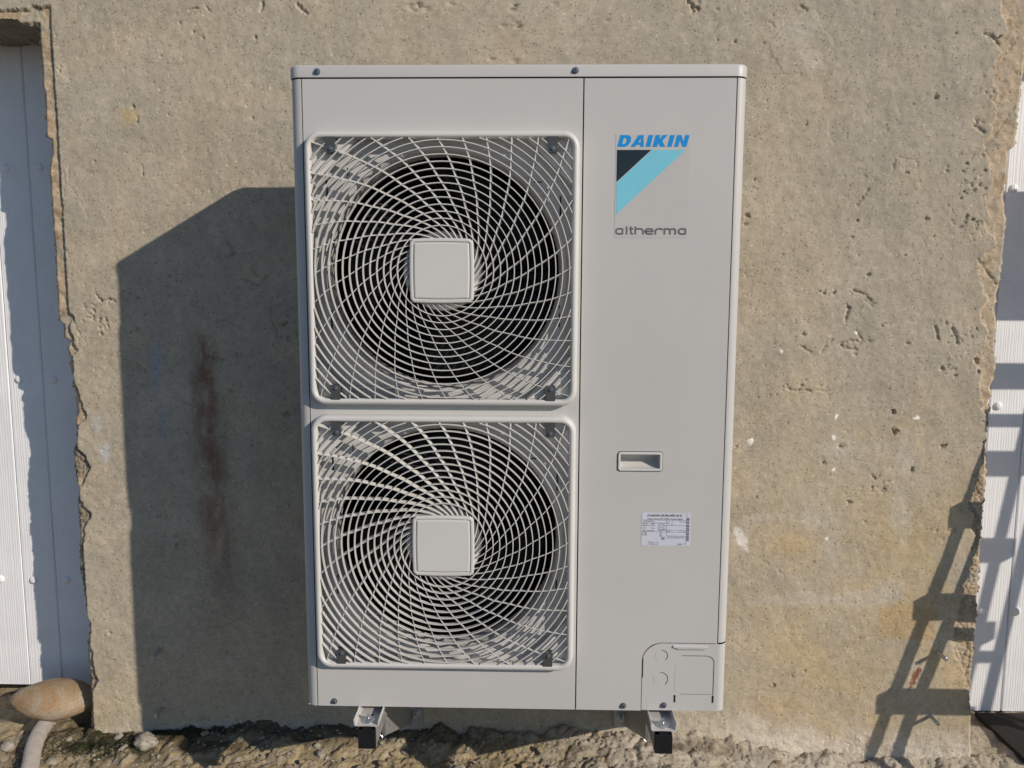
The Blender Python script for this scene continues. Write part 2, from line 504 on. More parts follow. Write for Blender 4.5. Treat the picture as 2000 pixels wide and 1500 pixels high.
# gouges: (polyline, half width, depth)
GOUGES = [
 ([(1.3139, 0.8529), (1.3051, 0.8167)], 4, 5), ([(1.1919, 0.7517), (1.2221, 0.7355)], 3, 5), ([(1.2462, 0.7356), (1.2587, 0.7560), (1.2741, 0.7682)], 3, 4),
 ([(1.2987, 0.7588), (1.3302, 0.7684)], 3, 4), ([(1.3047, 0.7453), (1.3397, 0.7414)], 4, 4), ([(1.3357, 0.7926), (1.3515, 0.7698)], 3, 4),
 ([(1.5411, 0.8040), (1.5512, 0.7705)], 4, 5), ([(1.5851, 0.8001), (1.6037, 0.7599)], 4, 6), ([(1.3980, 0.4057), (1.4079, 0.3974)], 2.5, 4),
 ([(1.1531, 1.6063), (1.1700, 1.5988)], 4, 5), ([(1.6179, 1.5372), (1.6360, 1.5322), (1.6525, 1.5149)], 5, 6), ([(1.6052, 1.3153), (1.6294, 1.3001)], 4, 5),
 ([(1.4137, 1.2396), (1.4401, 1.2318), (1.4636, 1.2292), (1.4697, 1.2139)], 1.8, 3), ([(1.4117, 1.2293), (1.4080, 1.2037)], 3, 4), ([(1.3479, 1.1601), (1.3361, 1.1368), (1.3215, 1.1161)], 2.4, 4),
 ([(1.3249, 0.8982), (1.3547, 0.8863), (1.3771, 0.8637)], 3.2, 5), ([(1.3554, 0.8730), (1.3721, 0.8584)], 2.5, 4), ([(1.3054, 0.8635), (1.3139, 0.8529)], 3, 4),
 ([(-0.3231, 1.0175), (-0.3064, 0.9907), (-0.3289, 0.9746)], 2.6, 5), ([(-0.2884, 0.9235), (-0.2641, 0.9128), (-0.2411, 0.9060)], 2.6, 5), ([(-0.2599, 0.9545), (-0.2525, 0.9303)], 2.2, 4),
 ([(-0.2366, 0.9169), (-0.2199, 0.9236)], 2.4, 4), ([(-0.6852, 0.8808), (-0.6697, 0.8617), (-0.6485, 0.8686)], 2.6, 5), ([(-0.6485, 0.8686), (-0.6310, 0.8591)], 2.2, 4),
 ([(-0.3648, 0.8052), (-0.3397, 0.8121), (-0.3111, 0.7998)], 2.4, 4), ([(-0.4504, 0.8404), (-0.4208, 0.8528), (-0.4006, 0.8406), (-0.3893, 0.8160)], 1.6, 3),
 ([(-0.2114, 0.8083), (-0.1997, 0.7879), (-0.1962, 0.7673)], 2.2, 4), ([(-0.1870, 0.7947), (-0.1714, 0.8084)], 2.2, 4),
 ([(-0.7370, 1.2216), (-0.7417, 1.1703), (-0.7154, 1.1306), (-0.6937, 1.0827)], 1.5, 1.8), ([(-0.5425, 1.2212), (-0.5413, 1.1924)], 1.6, 3), ([(-0.5483, 1.3396), (-0.5491, 1.3254)], 2.6, 5),
 ([(-0.3974, 1.6058), (-0.3787, 1.6095)], 3, 5), ([(-0.3535, 1.6106), (-0.3472, 1.6043)], 3, 5), ([(-0.2091, 1.6234), (-0.2165, 1.6023)], 4, 6), ([(-0.1211, 1.6179), (-0.1096, 1.6066), (-0.0980, 1.5978)], 3.4, 6),
 ([(0.8706, 1.6228), (0.8839, 1.6080), (0.9008, 1.6005)], 4, 6), ([(0.8838, 1.6129), (0.8817, 1.5957)], 3, 5), ([(1.0751, 1.5723), (1.0911, 1.5574)], 2, 4),
 ([(-0.7509, 1.1966), (-0.7643, 1.0105), (-0.7436, 0.9674)], 1.4, 2), ([(-0.7529, 0.8205), (-0.7340, 0.7655), (-0.7450, 0.7240)], 1.6, 3), ([(1.1659, 0.6358), (1.2740, 0.6322)], 2.0, 3),
 ([(1.6389, 0.9792), (1.6581, 0.9661)], 3, 4), ([(1.6599, 0.9595), (1.6960, 0.9135)], 2, 5), ([(1.6393, 1.4331), (1.7019, 1.5319)], 1.5, 2.5), ([(1.6332, 1.2468), (1.7082, 1.3641)], 1.5, 2.5),
 ([(1.6569, 0.7196), (1.6620, 0.6845)], 4, 8), ([(1.1590, 0.1429), (1.1809, 0.1170)], 1.4, 2), ([(1.3783, 0.4433), (1.2828, 0.4497)], 1.2, 1.5),
 ([(-0.6874, -0.2377), (-0.6689, -0.2743)], 1.4, 2), ([(-0.6977, -0.2624), (-0.6703, -0.2743)], 2, 3), ([(-0.6605, -0.3359), (-0.6475, -0.3698)], 1.6, 3),
]
PITS = [(1.4452, 0.5782, 6, 8), (1.4523, 0.5245, 6, 8), (1.4015, 0.8063, 3, 4), (1.4720, 0.7608, 4, 5), (1.1972, 0.7828, 4, 5), (1.3433, 0.3306, 5, 6), (1.5045, 0.4191, 5, 6), (1.2670, 0.4384, 4, 5), (1.3084, 0.4819, 5, 4), (1.3871, 0.2771, 2.5, 4), (1.5055, 1.3861, 5, 6), (1.5440, 1.5401, 3, 4), (1.3261, 1.0771, 3, 5), (1.5013, 1.0823, 4, 6), (1.4447, 1.1985, 3, 5), (1.3598, 0.9380, 4, 5), (1.3125, 1.0354, 3, 4), (1.1813, 1.3178, 2.5, 4), (1.3866, 1.3058, 2.5, 4), (1.4488, 1.3675, 2.5, 4), (1.4518, 0.9895, 2.5, 4), (1.5236, 1.0380, 2.5, 4), (-0.5780, 0.7867, 4, 6), (-0.5721, 0.8715, 3, 5), (-0.4808, 0.9273, 3.5, 4), (-0.1778, 0.5594, 4.5, 6), (-0.7462, 1.4559, 3, 4), (-0.7415, 1.4661, 2, 4), (-0.5590, 1.3667, 3.5, 5), (-0.5412, 1.1937, 2, 4), (-0.3906, 1.5506, 2.5, 4), (-0.2446, 1.3374, 2.5, 4), (-0.6686, 1.2267, 2.5, 4), (-0.4254, 1.5747, 2.5, 4), (-0.3673, 1.5366, 2.5, 4), (-0.2306, 1.5384, 3.5, 5), (-0.5791, 0.6872, 5, 5), (-0.3510, 0.7048, 5, 5), (-0.3306, 0.6215, 4, 5), (0.2729, 1.6167, 4, 5), (0.1684, 1.6099, 4, 5), (0.1920, 1.6172, 5, 6), (0.2102, 1.6047, 4, 5), (0.4329, 1.6107, 6, 6), (0.4421, 1.5660, 4, 5), (0.5366, 1.6163, 4, 5), (0.1461, 1.6001, 3, 4), (1.0413, 1.0902, 5, 6), (1.0355, 1.0693, 4, 5), (1.0564, 1.1811, 3, 4), (1.0932, 0.3427, 3, 4), (1.0334, 0.4801, 3, 4), (1.2111, -0.1652, 3, 4), (1.2442, -0.1498, 3, 4), (1.1614, -0.1929, 4, 5), (0.3769, 1.4825, 4, 5), (0.4358, 1.4785, 5, 4), (0.6692, 1.5746, 3, 4), (0.9458, 1.6002, 3, 4), (0.9934, 1.5232, 3, 4), (1.0669, 1.5191, 3, 4)]
CLUSTERS = [(1.5990, 1.1804, 40, 55, 60), (1.6199, 1.0641, 30, 40, 40), (1.6227, 1.3957, 18, 70, 30), (1.6267, 0.7734, 45, 30, 40), (1.5789, 0.6922, 25, 20, 25), (1.1662, 0.6290, 60, 15, 25), (1.3082, 0.7561, 40, 14, 20), (1.4229, 0.3736, 30, 25, 18), (1.5894, 0.4893, 14, 10, 12), (0.1815, 1.6123, 26, 12, 22), (0.4291, 1.5885, 30, 30, 30), (0.8877, 1.6079, 16, 14, 14), (-0.6832, 0.8207, 35, 40, 45), (-0.5794, 0.6831, 18, 12, 14), (-0.3543, 0.7255, 40, 45, 30), (-0.1719, 0.7948, 25, 60, 30), (1.2615, 0.8928, 40, 12, 16), (1.5805, 0.2475, 20, 14, 14), (-0.7043, -0.0706, 14, 10, 9), (-0.4976, 0.1989, 25, 25, 18)]


def interp_z(poly):
    a = sorted([(z, x) for x, z in poly])
    return np.array([q[0] for q in a]), np.array([q[1] for q in a])


LE, LC, RE, RC = map(interp_z, (LEFT_EDGE, LEFT_COAT, RIGHT_EDGE, RIGHT_COAT))
SOFFIT_Z = 1.578
R_SOFFIT = 1.66
BASE_X = [-3, -1.2, -0.77, -0.64, -0.33, 0.05, 0.43, 0.86, 1.15, 1.44, 1.7, 2.2, 4]
BASE_Z = [-.40, -.385, -.378, -.372, -.352, -.362, -.358, -.345, -.385, -.425, -.43, -.42, -.42]


def left_edge(z):
    j = 0.0035 * pn(z / 0.011, z * 0 + 3.3, 4) + 0.0025 * pn(z / 0.004, z * 0 + 1.3, 5)
    return np.interp(z, LE[0], LE[1]) + j * sst(SOFFIT_Z + 0.01, SOFFIT_Z - 0.01, z)


def right_edge(z):
    return np.interp(z, RE[0], RE[1]) + 0.0045 * pn(z / 0.012, z * 0 + 7.3, 6) + 0.003 * pn(z / 0.0045, z * 0 + 2.3, 7)


def seg_dist(x, z, poly):
    d = np.full(x.shape, 9.0)
    for (ax, az), (bx, bz) in zip(poly[:-1], poly[1:]):
        vx, vz = bx - ax, bz - az
        t = np.clip(((x - ax) * vx + (z - az) * vz) / (vx * vx + vz * vz + 1e-12), 0, 1)
        d = np.minimum(d, np.hypot(x - ax - t * vx, z - az - t * vz))
    return d


PXM = 0.00136            # metres per measured unit on the wall face
pit_list = [(x, z, r * PXM, d * 0.001) for x, z, r, d in PITS]
for cx, cz, sx, sz, n in CLUSTERS:
    for k in range(int(n * 0.65)):
        if rng.random() < 0.55:                    # short irregular scratch
            gx_, gz_ = cx + rng.gauss(0, sx * PXM * 0.55), cz + rng.gauss(0, sz * PXM * 0.55)
            a_ = rng.uniform(-0.4, 1.9)
            l_ = rng.uniform(2.5, 9.0) * PXM * 0.5
            GOUGES.append(([(gx_ - l_ * math.cos(a_), gz_ + l_ * math.sin(a_)), (gx_ + l_ * math.cos(a_), gz_ - l_ * math.sin(a_))], rng.uniform(1.0, 2.6), rng.uniform(1.5, 4.5)))
            continue
        pit_list.append((cx + rng.gauss(0, sx * PXM * 0.55), cz + rng.gauss(0, sz * PXM * 0.55), rng.uniform(1.4, 4.0) * PXM, rng.uniform(2.0, 4.5) * 0.001))


def wall_fields(x, z):
    """height out of the wall (m, towards the yard) and colour at points of the wall face"""
    h = 0.004 * fbm(x, z, 0.5, 3, 1) + 0.0016 * fbm(x, z, 0.09, 3, 2) + 0.0011 * fbm(x, z, 0.022, 3, 3, 0.6)
    tr = fbm(x + 0.35 * z, z * 0.35, 0.05, 3, 8)          # trowel sweeps
    h += 0.0007 * tr + 0.00034 * pn(x / 0.0055, z / 0.0055, 9)
    h += 0.00018 * (_h(np.floor(x / 0.0027), np.floor(z / 0.0027), 10) - 0.5) * 2
    wx = x + 0.004 * pn(x / 0.02, z / 0.02, 41)
    wz = z + 0.004 * pn(x / 0.02, z / 0.02, 42)
    big = fbm(x, z, 0.6, 4, 21)
    med = fbm(x, z, 0.16, 4, 22)
    # colour ground: grey-beige cement
    C = np.empty(x.shape + (3,))
    C[:] = (0.355, 0.312, 0.243)
    C = mix(C, (0.338, 0.304, 0.246), 0.8 * sst(-0.1, 0.35, big))
    C = mix(C, (0.375, 0.322, 0.245), 0.8 * sst(0.0, 0.4, med))
    # ochre wash, strongest low on the right
    oc = sst(0.62, 0.15, z) * sst(0.95, 1.25, x) + 0.55 * sst(-0.1, -0.35, z) * sst(0.2, -0.3, x)
    C = mix(C, (0.390, 0.312, 0.185), np.clip(oc * (0.36 + 1.0 * fbm(x, z, 0.2, 4, 23)), 0, 0.7))
    ocs = fbm(x, z * 1.4, 0.22, 5, 24)
    C = mix(C, (0.40, 0.30, 0.165), 0.42 * sst(0.1, 0.4, ocs) * sst(0.85, 0.4, z) * sst(0.9, 1.2, x))
    # greyer top-left and patches
    C = mix(C, (0.325, 0.296, 0.243), 0.5 * sst(0.05, 0.45, fbm(x, z, 0.3, 4, 25)) * sst(0.2, 0.6, z))
    # soft damp blotches and faint trowel sweeps
    blot = fbm(x + 0.3 * fbm(x, z, 0.3, 3, 97), z, 0.17, 6, 98, 0.58)
    C = C * (1 + 0.09 * np.clip(blot * 2, -1, 1) + 0.05 * np.clip(tr * 2, -1, 1))[..., None]
    # pale lime smears
    lime = [(1.2183, 0.0564, 90, 16), (1.3988, 0.0584, 60, 24), (1.4664, 0.0883, 30, 26), (1.3016, 0.2020, 26, 30), (1.4823, 0.2893, 22, 50), (1.2494, 0.2872, 40, 22), (1.4851, 0.4720, 18, 50), (1.1257, 0.2861, 40, 14), (1.1467, 1.5472, 45, 30), (1.1821, 1.4725, 30, 20), (1.3083, 0.4847, 45, 30), (1.5627, -0.1306, 20, 10), (1.0585, 0.2355, 14, 34)]
    for cx, cz, rx, rz in lime:
        dd = np.hypot((wx - cx) / (rx * PXM), (wz - cz) / (rz * PXM)) + 0.55 * fbm(x, z, 0.06, 4, 26)
        C = mix(C, (0.415, 0.388, 0.335), 0.5 * sst(1.35, 0.45, dd))
    for cx, cz, r in [(1.1442, 0.7380, 4), (1.2935, 0.5636, 4), (1.2896, 0.5054, 5), (1.0711, 0.4957, 7), (1.3372, 0.7886, 4), (1.2950, 0.4218, 3), (1.5067, 0.5621, 5), (1.2865, 0.2291, 4)]:
        dd = np.hypot(wx - cx, wz - cz) / (r * PXM) + 0.4 * pn(x / 0.006, z / 0.006, 27)
        C = mix(C, (0.70, 0.68, 0.65), sst(1.2, 0.7, dd))
    dd = np.hypot((wx - 1.0546 + (wz - 0.2283) * 0.5) / 0.016, (wz - 0.2283) / 0.034) + 0.5 * fbm(x, z, 0.02, 3, 28)
    C = mix(C, (0.62, 0.59, 0.56), 0.8 * sst(1.15, 0.7, dd))
    # brownish rectangle of older render
    dd = np.maximum(np.abs(wx - 1.5203) / 0.075, np.abs(wz - -0.0058) / 0.05) + 0.25 * fbm(x, z, 0.04, 3, 29)
    C = mix(C, (0.375, 0.275, 0.160), 0.75 * sst(1.05, 0.95, dd))
    # yellow fleck, blue chalk
    for cx, cz, rx, rz, col, a in ((-0.5710, 1.3435, .03, .026, (0.46, 0.34, 0.15), .55), (-0.6840, 0.4502, .014, .045, (0.42, 0.43, 0.47), .8), (-0.5297, 0.6971, .02, .09, (0.30, 0.33, 0.40), .55), (-0.7003, 0.5353, .02, .03, (0.40, 0.40, 0.42), .5), (-0.5171, 0.5293, .02, .06, (0.28, 0.31, 0.37), .45)):
        dd = np.hypot((wx - cx) / rx, (wz - cz) / rz) + 0.7 * fbm(x, z, 0.025, 4, 30)
        C = mix(C, col, a * sst(1.1, 0.4, dd))
    # rust run below an old fixing
    zt, zb = 0.7804, -0.1427
    cx = -0.4057 + (zt - z) * 0.045
    w = 0.040 + 0.016 * sst(zt, zt - 0.35, z)
    run = sst(1.35, 0.0, np.abs(wx - cx) / w + 0.35 * fbm(x * 3, z * 0.6, 0.05, 4, 31)) * sst(zt + 0.02, zt - 0.05, z) * sst(zb, zb + 0.4, z)
    run = run * (0.35 + 0.65 * sst(-0.35, 0.25, fbm(x * 1.6, z * 0.7, 0.07, 5, 39, 0.6))) * (1 - 0.45 * sst(zt - 0.15, zb, z))
    C = mix(C, (0.155, 0.072, 0.045), 0.82 * run)
    # rust fleck by the ladder's shadow
    dd = np.abs(wx - 1.5479 - (wz - -0.1635) * 0.35) / 0.011 + np.abs(wz - -0.1635) / 0.045 + 0.5 * pn(x / 0.008, z / 0.008, 32)
    C = mix(C, (0.17, 0.055, 0.030), 0.85 * sst(1.1, 0.7, dd))
    # damp darker foot on the left, pale salts on the right
    zb2 = z - np.interp(x, BASE_X, BASE_Z)
    C = mix(C, (0.47, 0.43, 0.375), 0.75 * sst(0.13, 0.04, zb2 + 0.06 * fbm(x, z, 0.08, 4, 33)) * sst(0.95, 1.15, x))
    C = mix(C, (0.43, 0.40, 0.34), 0.55 * sst(0.05, 0.0, zb2 + 0.03 * fbm(x, z, 0.05, 4, 34)) * sst(0.2, -0.2, x))
    # crust spilling out at the foot
    cr = sst(0.085 + 0.05 * sst(1.1, 1.4, x), -0.02 + 0.05 * sst(1.1, 1.4, x), zb2 + 0.05 * fbm(x, z, 0.1, 4, 35)) * sst(0.2, 0.75, x)
    f1, f2, idv = worley(wx, wz, 0.012, 36)
    h += cr * (0.012 * sst(1.35, 1.1, x) + 0.0016 * (f2 - f1) + 0.008 * fbm(x, z, 0.045, 6, 44, 0.62))
    h += 0.006 * sst(1.4, 1.2, x) * sst(0.03, -0.01, zb2 + 0.02 * fbm(x, z, 0.05, 3, 37))
    # a second coat edge, top left of the old patch
    pc = sst(1.02, 0.98, np.hypot((wx - 1.1570) / 0.075, (wz - 1.5162) / 0.07) + 0.5 * fbm(x, z, 0.06, 4, 38))
    h += 0.0012 * pc
    # small pits everywhere
    f1, f2, idv = worley(x, z, 0.017, 51)
    rr = 0.06 + 0.18 * (idv * 71.3 % 1.0) ** 2
    pit = sst(1.0, 0.35, f1 / rr) * (idv > 0.86)
    h -= 0.0032 * pit
    # measured pits and gouges
    zlo, zhi = z.min(1), z.max(1)

    def window(x0, x1, z0, z1):
        rows = np.nonzero((zhi >= z0) & (zlo <= z1))[0]
        if not len(rows):
            return None
        sl = slice(rows[0], rows[-1] + 1)
        m = (x[sl] > x0) & (x[sl] < x1) & (z[sl] > z0) & (z[sl] < z1)
        return (sl, m, x[sl][m], z[sl][m]) if m.any() else None
    for px, pz, r, d in pit_list:
        g = window(px - 2.2 * r, px + 2.2 * r, pz - 2.2 * r, pz + 2.2 * r)
        if g:
            sl, m, xm, zm = g
            q = np.hypot(xm - px, zm - pz) / r + 0.9 * pn(xm / (r * 0.8), zm / (r * 0.8), 52)
            h[sl][m] -= d * 1.25 * sst(1.15, 0.5, q)
    for poly, w, d in GOUGES:
        xs, zs = [p[0] for p in poly], [p[1] for p in poly]
        g = window(min(xs) - 0.02, max(xs) + 0.02, min(zs) - 0.02, max(zs) + 0.02)
        if g:
            sl, m, xm, zm = g
            q = seg_dist(xm + 0.004 * pn(xm / 0.009, zm / 0.009, 53), zm + 0.004 * pn(xm / 0.009, zm / 0.009, 54), poly) / (w * PXM * 0.8)
            h[sl][m] -= d * 0.00095 * sst(1.2, 0.4, q + 0.4 * pn(xm / 0.007, zm / 0.007, 55))
    # hairline crack, lower right
    # broken edge: the grey coat has come away and shows the tan plaster below
    jig = 0.011 * fbm(x, z, 0.035, 5, 61)
    jag = 0.002 * pn(x / 0.005, z / 0.005, 62)
    tan = np.maximum(sst(0.0016, -0.0016, x - np.interp(z, LC[0], LC[1]) + jig + jag) * (z < SOFFIT_Z + 0.03),
                     sst(-0.0016, 0.0016, x - np.interp(z, RC[0], RC[1]) + 2 * jig + 2 * jag))
    lz = np.interp(x, [p[0] for p in LINTEL_COAT], [p[1] for p in LINTEL_COAT])
    tan = np.maximum(tan, sst(0.0016, -0.0016, z - lz + jig + jag) * (x < LINTEL_COAT[-1][0]))
    rough = fbm(x, z, 0.035, 5, 63, 0.6)
    tancol = np.empty(C.shape)
    tancol[:] = (0.49, 0.375, 0.250)
    tancol = mix(tancol, (0.54, 0.44, 0.315), sst(-0.2, 0.3, rough))
    tancol = mix(tancol, (0.53, 0.425, 0.305), 0.85 * sst(1.3, 1.6, x) * sst(0.2, 0.5, z))
    dirt = fbm(x + 0.5 * z, z, 0.05, 4, 68)
    tancol = mix(tancol, (0.34, 0.25, 0.165), 0.75 * sst(0.1, 0.4, dirt))
    tancol = mix(tancol, (0.40, 0.36, 0.29), 0.8 * sst(0.12, 0.3, fbm(x, z, 0.07, 4, 69)))
    low = sst(0.62, 0.3, z) * sst(1.3, 1.6, x)
    tancol = mix(tancol, (0.33, 0.27, 0.19), 0.6 * low * sst(-0.1, 0.15, fbm(x, z, 0.05, 3, 64)))
    lowl = sst(0.68, 0.5, z) * sst(-0.6, -0.7, x) * sst(0.0, 0.2, fbm(x * 0.2, z, 0.1, 3, 65) + 0.1)
    tancol = mix(tancol, (0.22, 0.185, 0.15), 0.75 * lowl)
    C = C * np.array([1.32, 1.295, 1.27])
    C = mix(C, (0, 0, 0), tan) + tancol * tan[..., None]
    f1, f2, idv = worley(wx, wz, 0.014, 66)
    h -= tan * (0.0075 + 0.0045 * rough + 0.004 * (1 - sst(0, 0.4, f2 - f1)) * np.maximum(low, lowl))
    # the coat lifts a little just beside the break
    h += 0.0015 * (1 - tan) * np.maximum(sst(0.03, 0.0, x - np.interp(z, LC[0], LC[1])), sst(-0.03, 0.0, x - np.interp(z, RC[0], RC[1]))) * (0.5 + rough)
    # the arris crumbles away into the opening
    e = np.minimum(x - np.interp(z, LE[0], LE[1]) + 9 * (z > SOFFIT_Z), np.interp(z, RE[0], RE[1]) - x)
    h -= 0.010 * sst(0.010, 0.0, e) * (1 + 0.6 * rough)
    return h, C


def wall_block(X, Z):
    h, C = wall_fields(X, Z)
    return np.stack([X, WALL_Y - h, Z], -1), C


zs = np.concatenate([np.linspace(-0.55, -0.44, 8)[:-1], np.arange(-0.44, 1.72, 0.0027), np.linspace(1.72, 2.7, 50)])
u1 = np.linspace(0, 1, 330)
u2 = np.linspace(0, 1, 110)[1:]
u3 = np.linspace(0, 1, 330)[1:]
le, re = left_edge(zs), right_edge(zs)
xa = le[:, None] + (0.06 - le)[:, None] * u1[None, :]
xb = np.broadcast_to(0.06 + 0.80 * u2[None, :], (len(zs), len(u2)))
xc = 0.86 + (re - 0.86)[:, None] * u3[None, :]
X = np.concatenate([xa, xb, xc], 1)
Z = np.broadcast_to(zs[:, None], X.shape).copy()
blocks = [wall_block(X, Z)]
V0, C0 = blocks[0]
# jambs: the edges of the sheet turned back to the doors
for col, sgn in ((0, 1), (-1, -1)):
    dep = np.concatenate([np.linspace(0, 0.02, 7), np.linspace(0.03, 0.30, 28)])
    e, c = V0[:, col], C0[:, col]
    J = np.repeat(e[:, None, :], len(dep), 1).copy()
    J[:, :, 1] += dep[None, :]
    zz = np.broadcast_to(zs[:, None], J.shape[:2])
    J[:, :, 0] += sgn * (0.006 * fbm(zz, J[:, :, 1], 0.04, 4, 71) * sst(0, 0.02, dep)[None, :] + 0.004 * sst(0, 0.03, dep)[None, :])
    Cj = np.repeat(c[:, None, :], len(dep), 1) * (1.0 + 0.25 * fbm(zz, J[:, :, 1], 0.03, 4, 72))[..., None]
    keep = (zs < SOFFIT_Z + 0.02) if col == 0 else (zs < R_SOFFIT + 0.02)
    blocks.append((J[keep], Cj[keep]))
# lintel over the left opening, with its soffit turned back
xl = np.concatenate([np.linspace(-1.75, -1.15, 60)[:-1], np.arange(-1.15, -0.80, 0.003)])
lex = left_edge(np.array([SOFFIT_Z + 0.02]))[0]
xl = np.append(xl[xl < lex - 0.002], lex)
bot = np.interp(xl, [p[0] for p in LINTEL_EDGE], [p[1] for p in LINTEL_EDGE]) + 0.003 * pn(xl / 0.012, xl * 0 + 5.1, 8)
bot[-1] = SOFFIT_Z - 0.01
v = np.concatenate([np.linspace(0, 0.15, 50), np.linspace(0.15, 1, 40)[1:]])
ZL = bot[None, :] + (2.7 - bot)[None, :] * v[:, None]
XL = np.broadcast_to(xl[None, :], ZL.shape).copy()
mzk = (ZL > SOFFIT_Z + 0.0)
lim = left_edge(ZL)
XL = xl[None, :] + (np.where(mzk, lim, lex) - lex) * sst(-0.9, lex, XL)
blocks.append(wall_block(XL, ZL))
Vl, Cl = blocks[-1]
dep = np.linspace(0, 0.30, 24)
J = np.repeat(Vl[:1], len(dep), 0).copy()
J[:, :, 1] += dep[:, None]
J[:, :, 2] += 0.008 * fbm(J[:, :, 0], J[:, :, 1], 0.05, 4, 73) * sst(0, 0.03, dep)[:, None]
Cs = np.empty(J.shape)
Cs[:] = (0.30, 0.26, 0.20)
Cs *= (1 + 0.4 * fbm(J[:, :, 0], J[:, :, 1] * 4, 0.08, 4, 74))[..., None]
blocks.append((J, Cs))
wall = bpy.data.objects.new('wall', grid_mesh('wall', blocks, MAT['wall']))
link(wall)
tag(wall, 'grey-beige cement rendered wall with pitted surface and crumbling tan edges', 'wall')


def flat_block(x0, x1, z0, z1, y0, y1, n=24):
    """plain masonry block of the same wall away from the measured face"""
    out = []
    xs, zz = np.linspace(x0, x1, n), np.linspace(z0, z1, n)
    XX, ZZ = np.meshgrid(xs, zz)
    h = 0.004 * fbm(XX, ZZ, 0.4, 4, 1)
    C = np.empty(XX.shape + (3,))
    C[:] = (0.345, 0.305, 0.24)
    out.append((np.stack([XX, y0 - h, ZZ], -1), C))
    for a, b in (((x0, z0), (x1, z0)), ((x0, z1), (x1, z1)), ((x0, z0), (x0, z1)), ((x1, z0), (x1, z1))):
        t = np.linspace(0, 1, n)
        P = np.stack([a[0] + (b[0] - a[0]) * t, np.zeros(n), a[1] + (b[1] - a[1]) * t], -1)
        S = np.stack([P, P])
        S[0, :, 1], S[1, :, 1] = y0 - 0.002, y1
        out.append((S, np.broadcast_to(C[0, 0], S.shape)))
    return out


side = flat_block(1.725, 4.2, R_SOFFIT, 2.7, WALL_Y, 0.80) + flat_block(2.68, 4.2, -0.55, R_SOFFIT - 0.002, WALL_Y, 0.80) + flat_block(-3.4, -1.752, -0.55, 2.7, WALL_Y, 0.80)
w2 = bpy.data.objects.new('wall_pier', grid_mesh('wall_pier', side, MAT['wall']))
link(w2, wall)
mesh_obj('wall_core', [(-3.4, .80, -.6), (4.2, .80, -.6), (4.2, .80, 2.7), (-3.4, .80, 2.7), (-3.4, 1.1, -.6), (4.2, 1.1, -.6), (4.2, 1.1, 2.7), (-3.4, 1.1, 2.7)],
         [(0, 1, 2, 3), (4, 5, 6, 7), (0, 1, 5, 4), (2, 3, 7, 6), (0, 3, 7, 4), (1, 2, 6, 5)], MAT['dark'], wall)

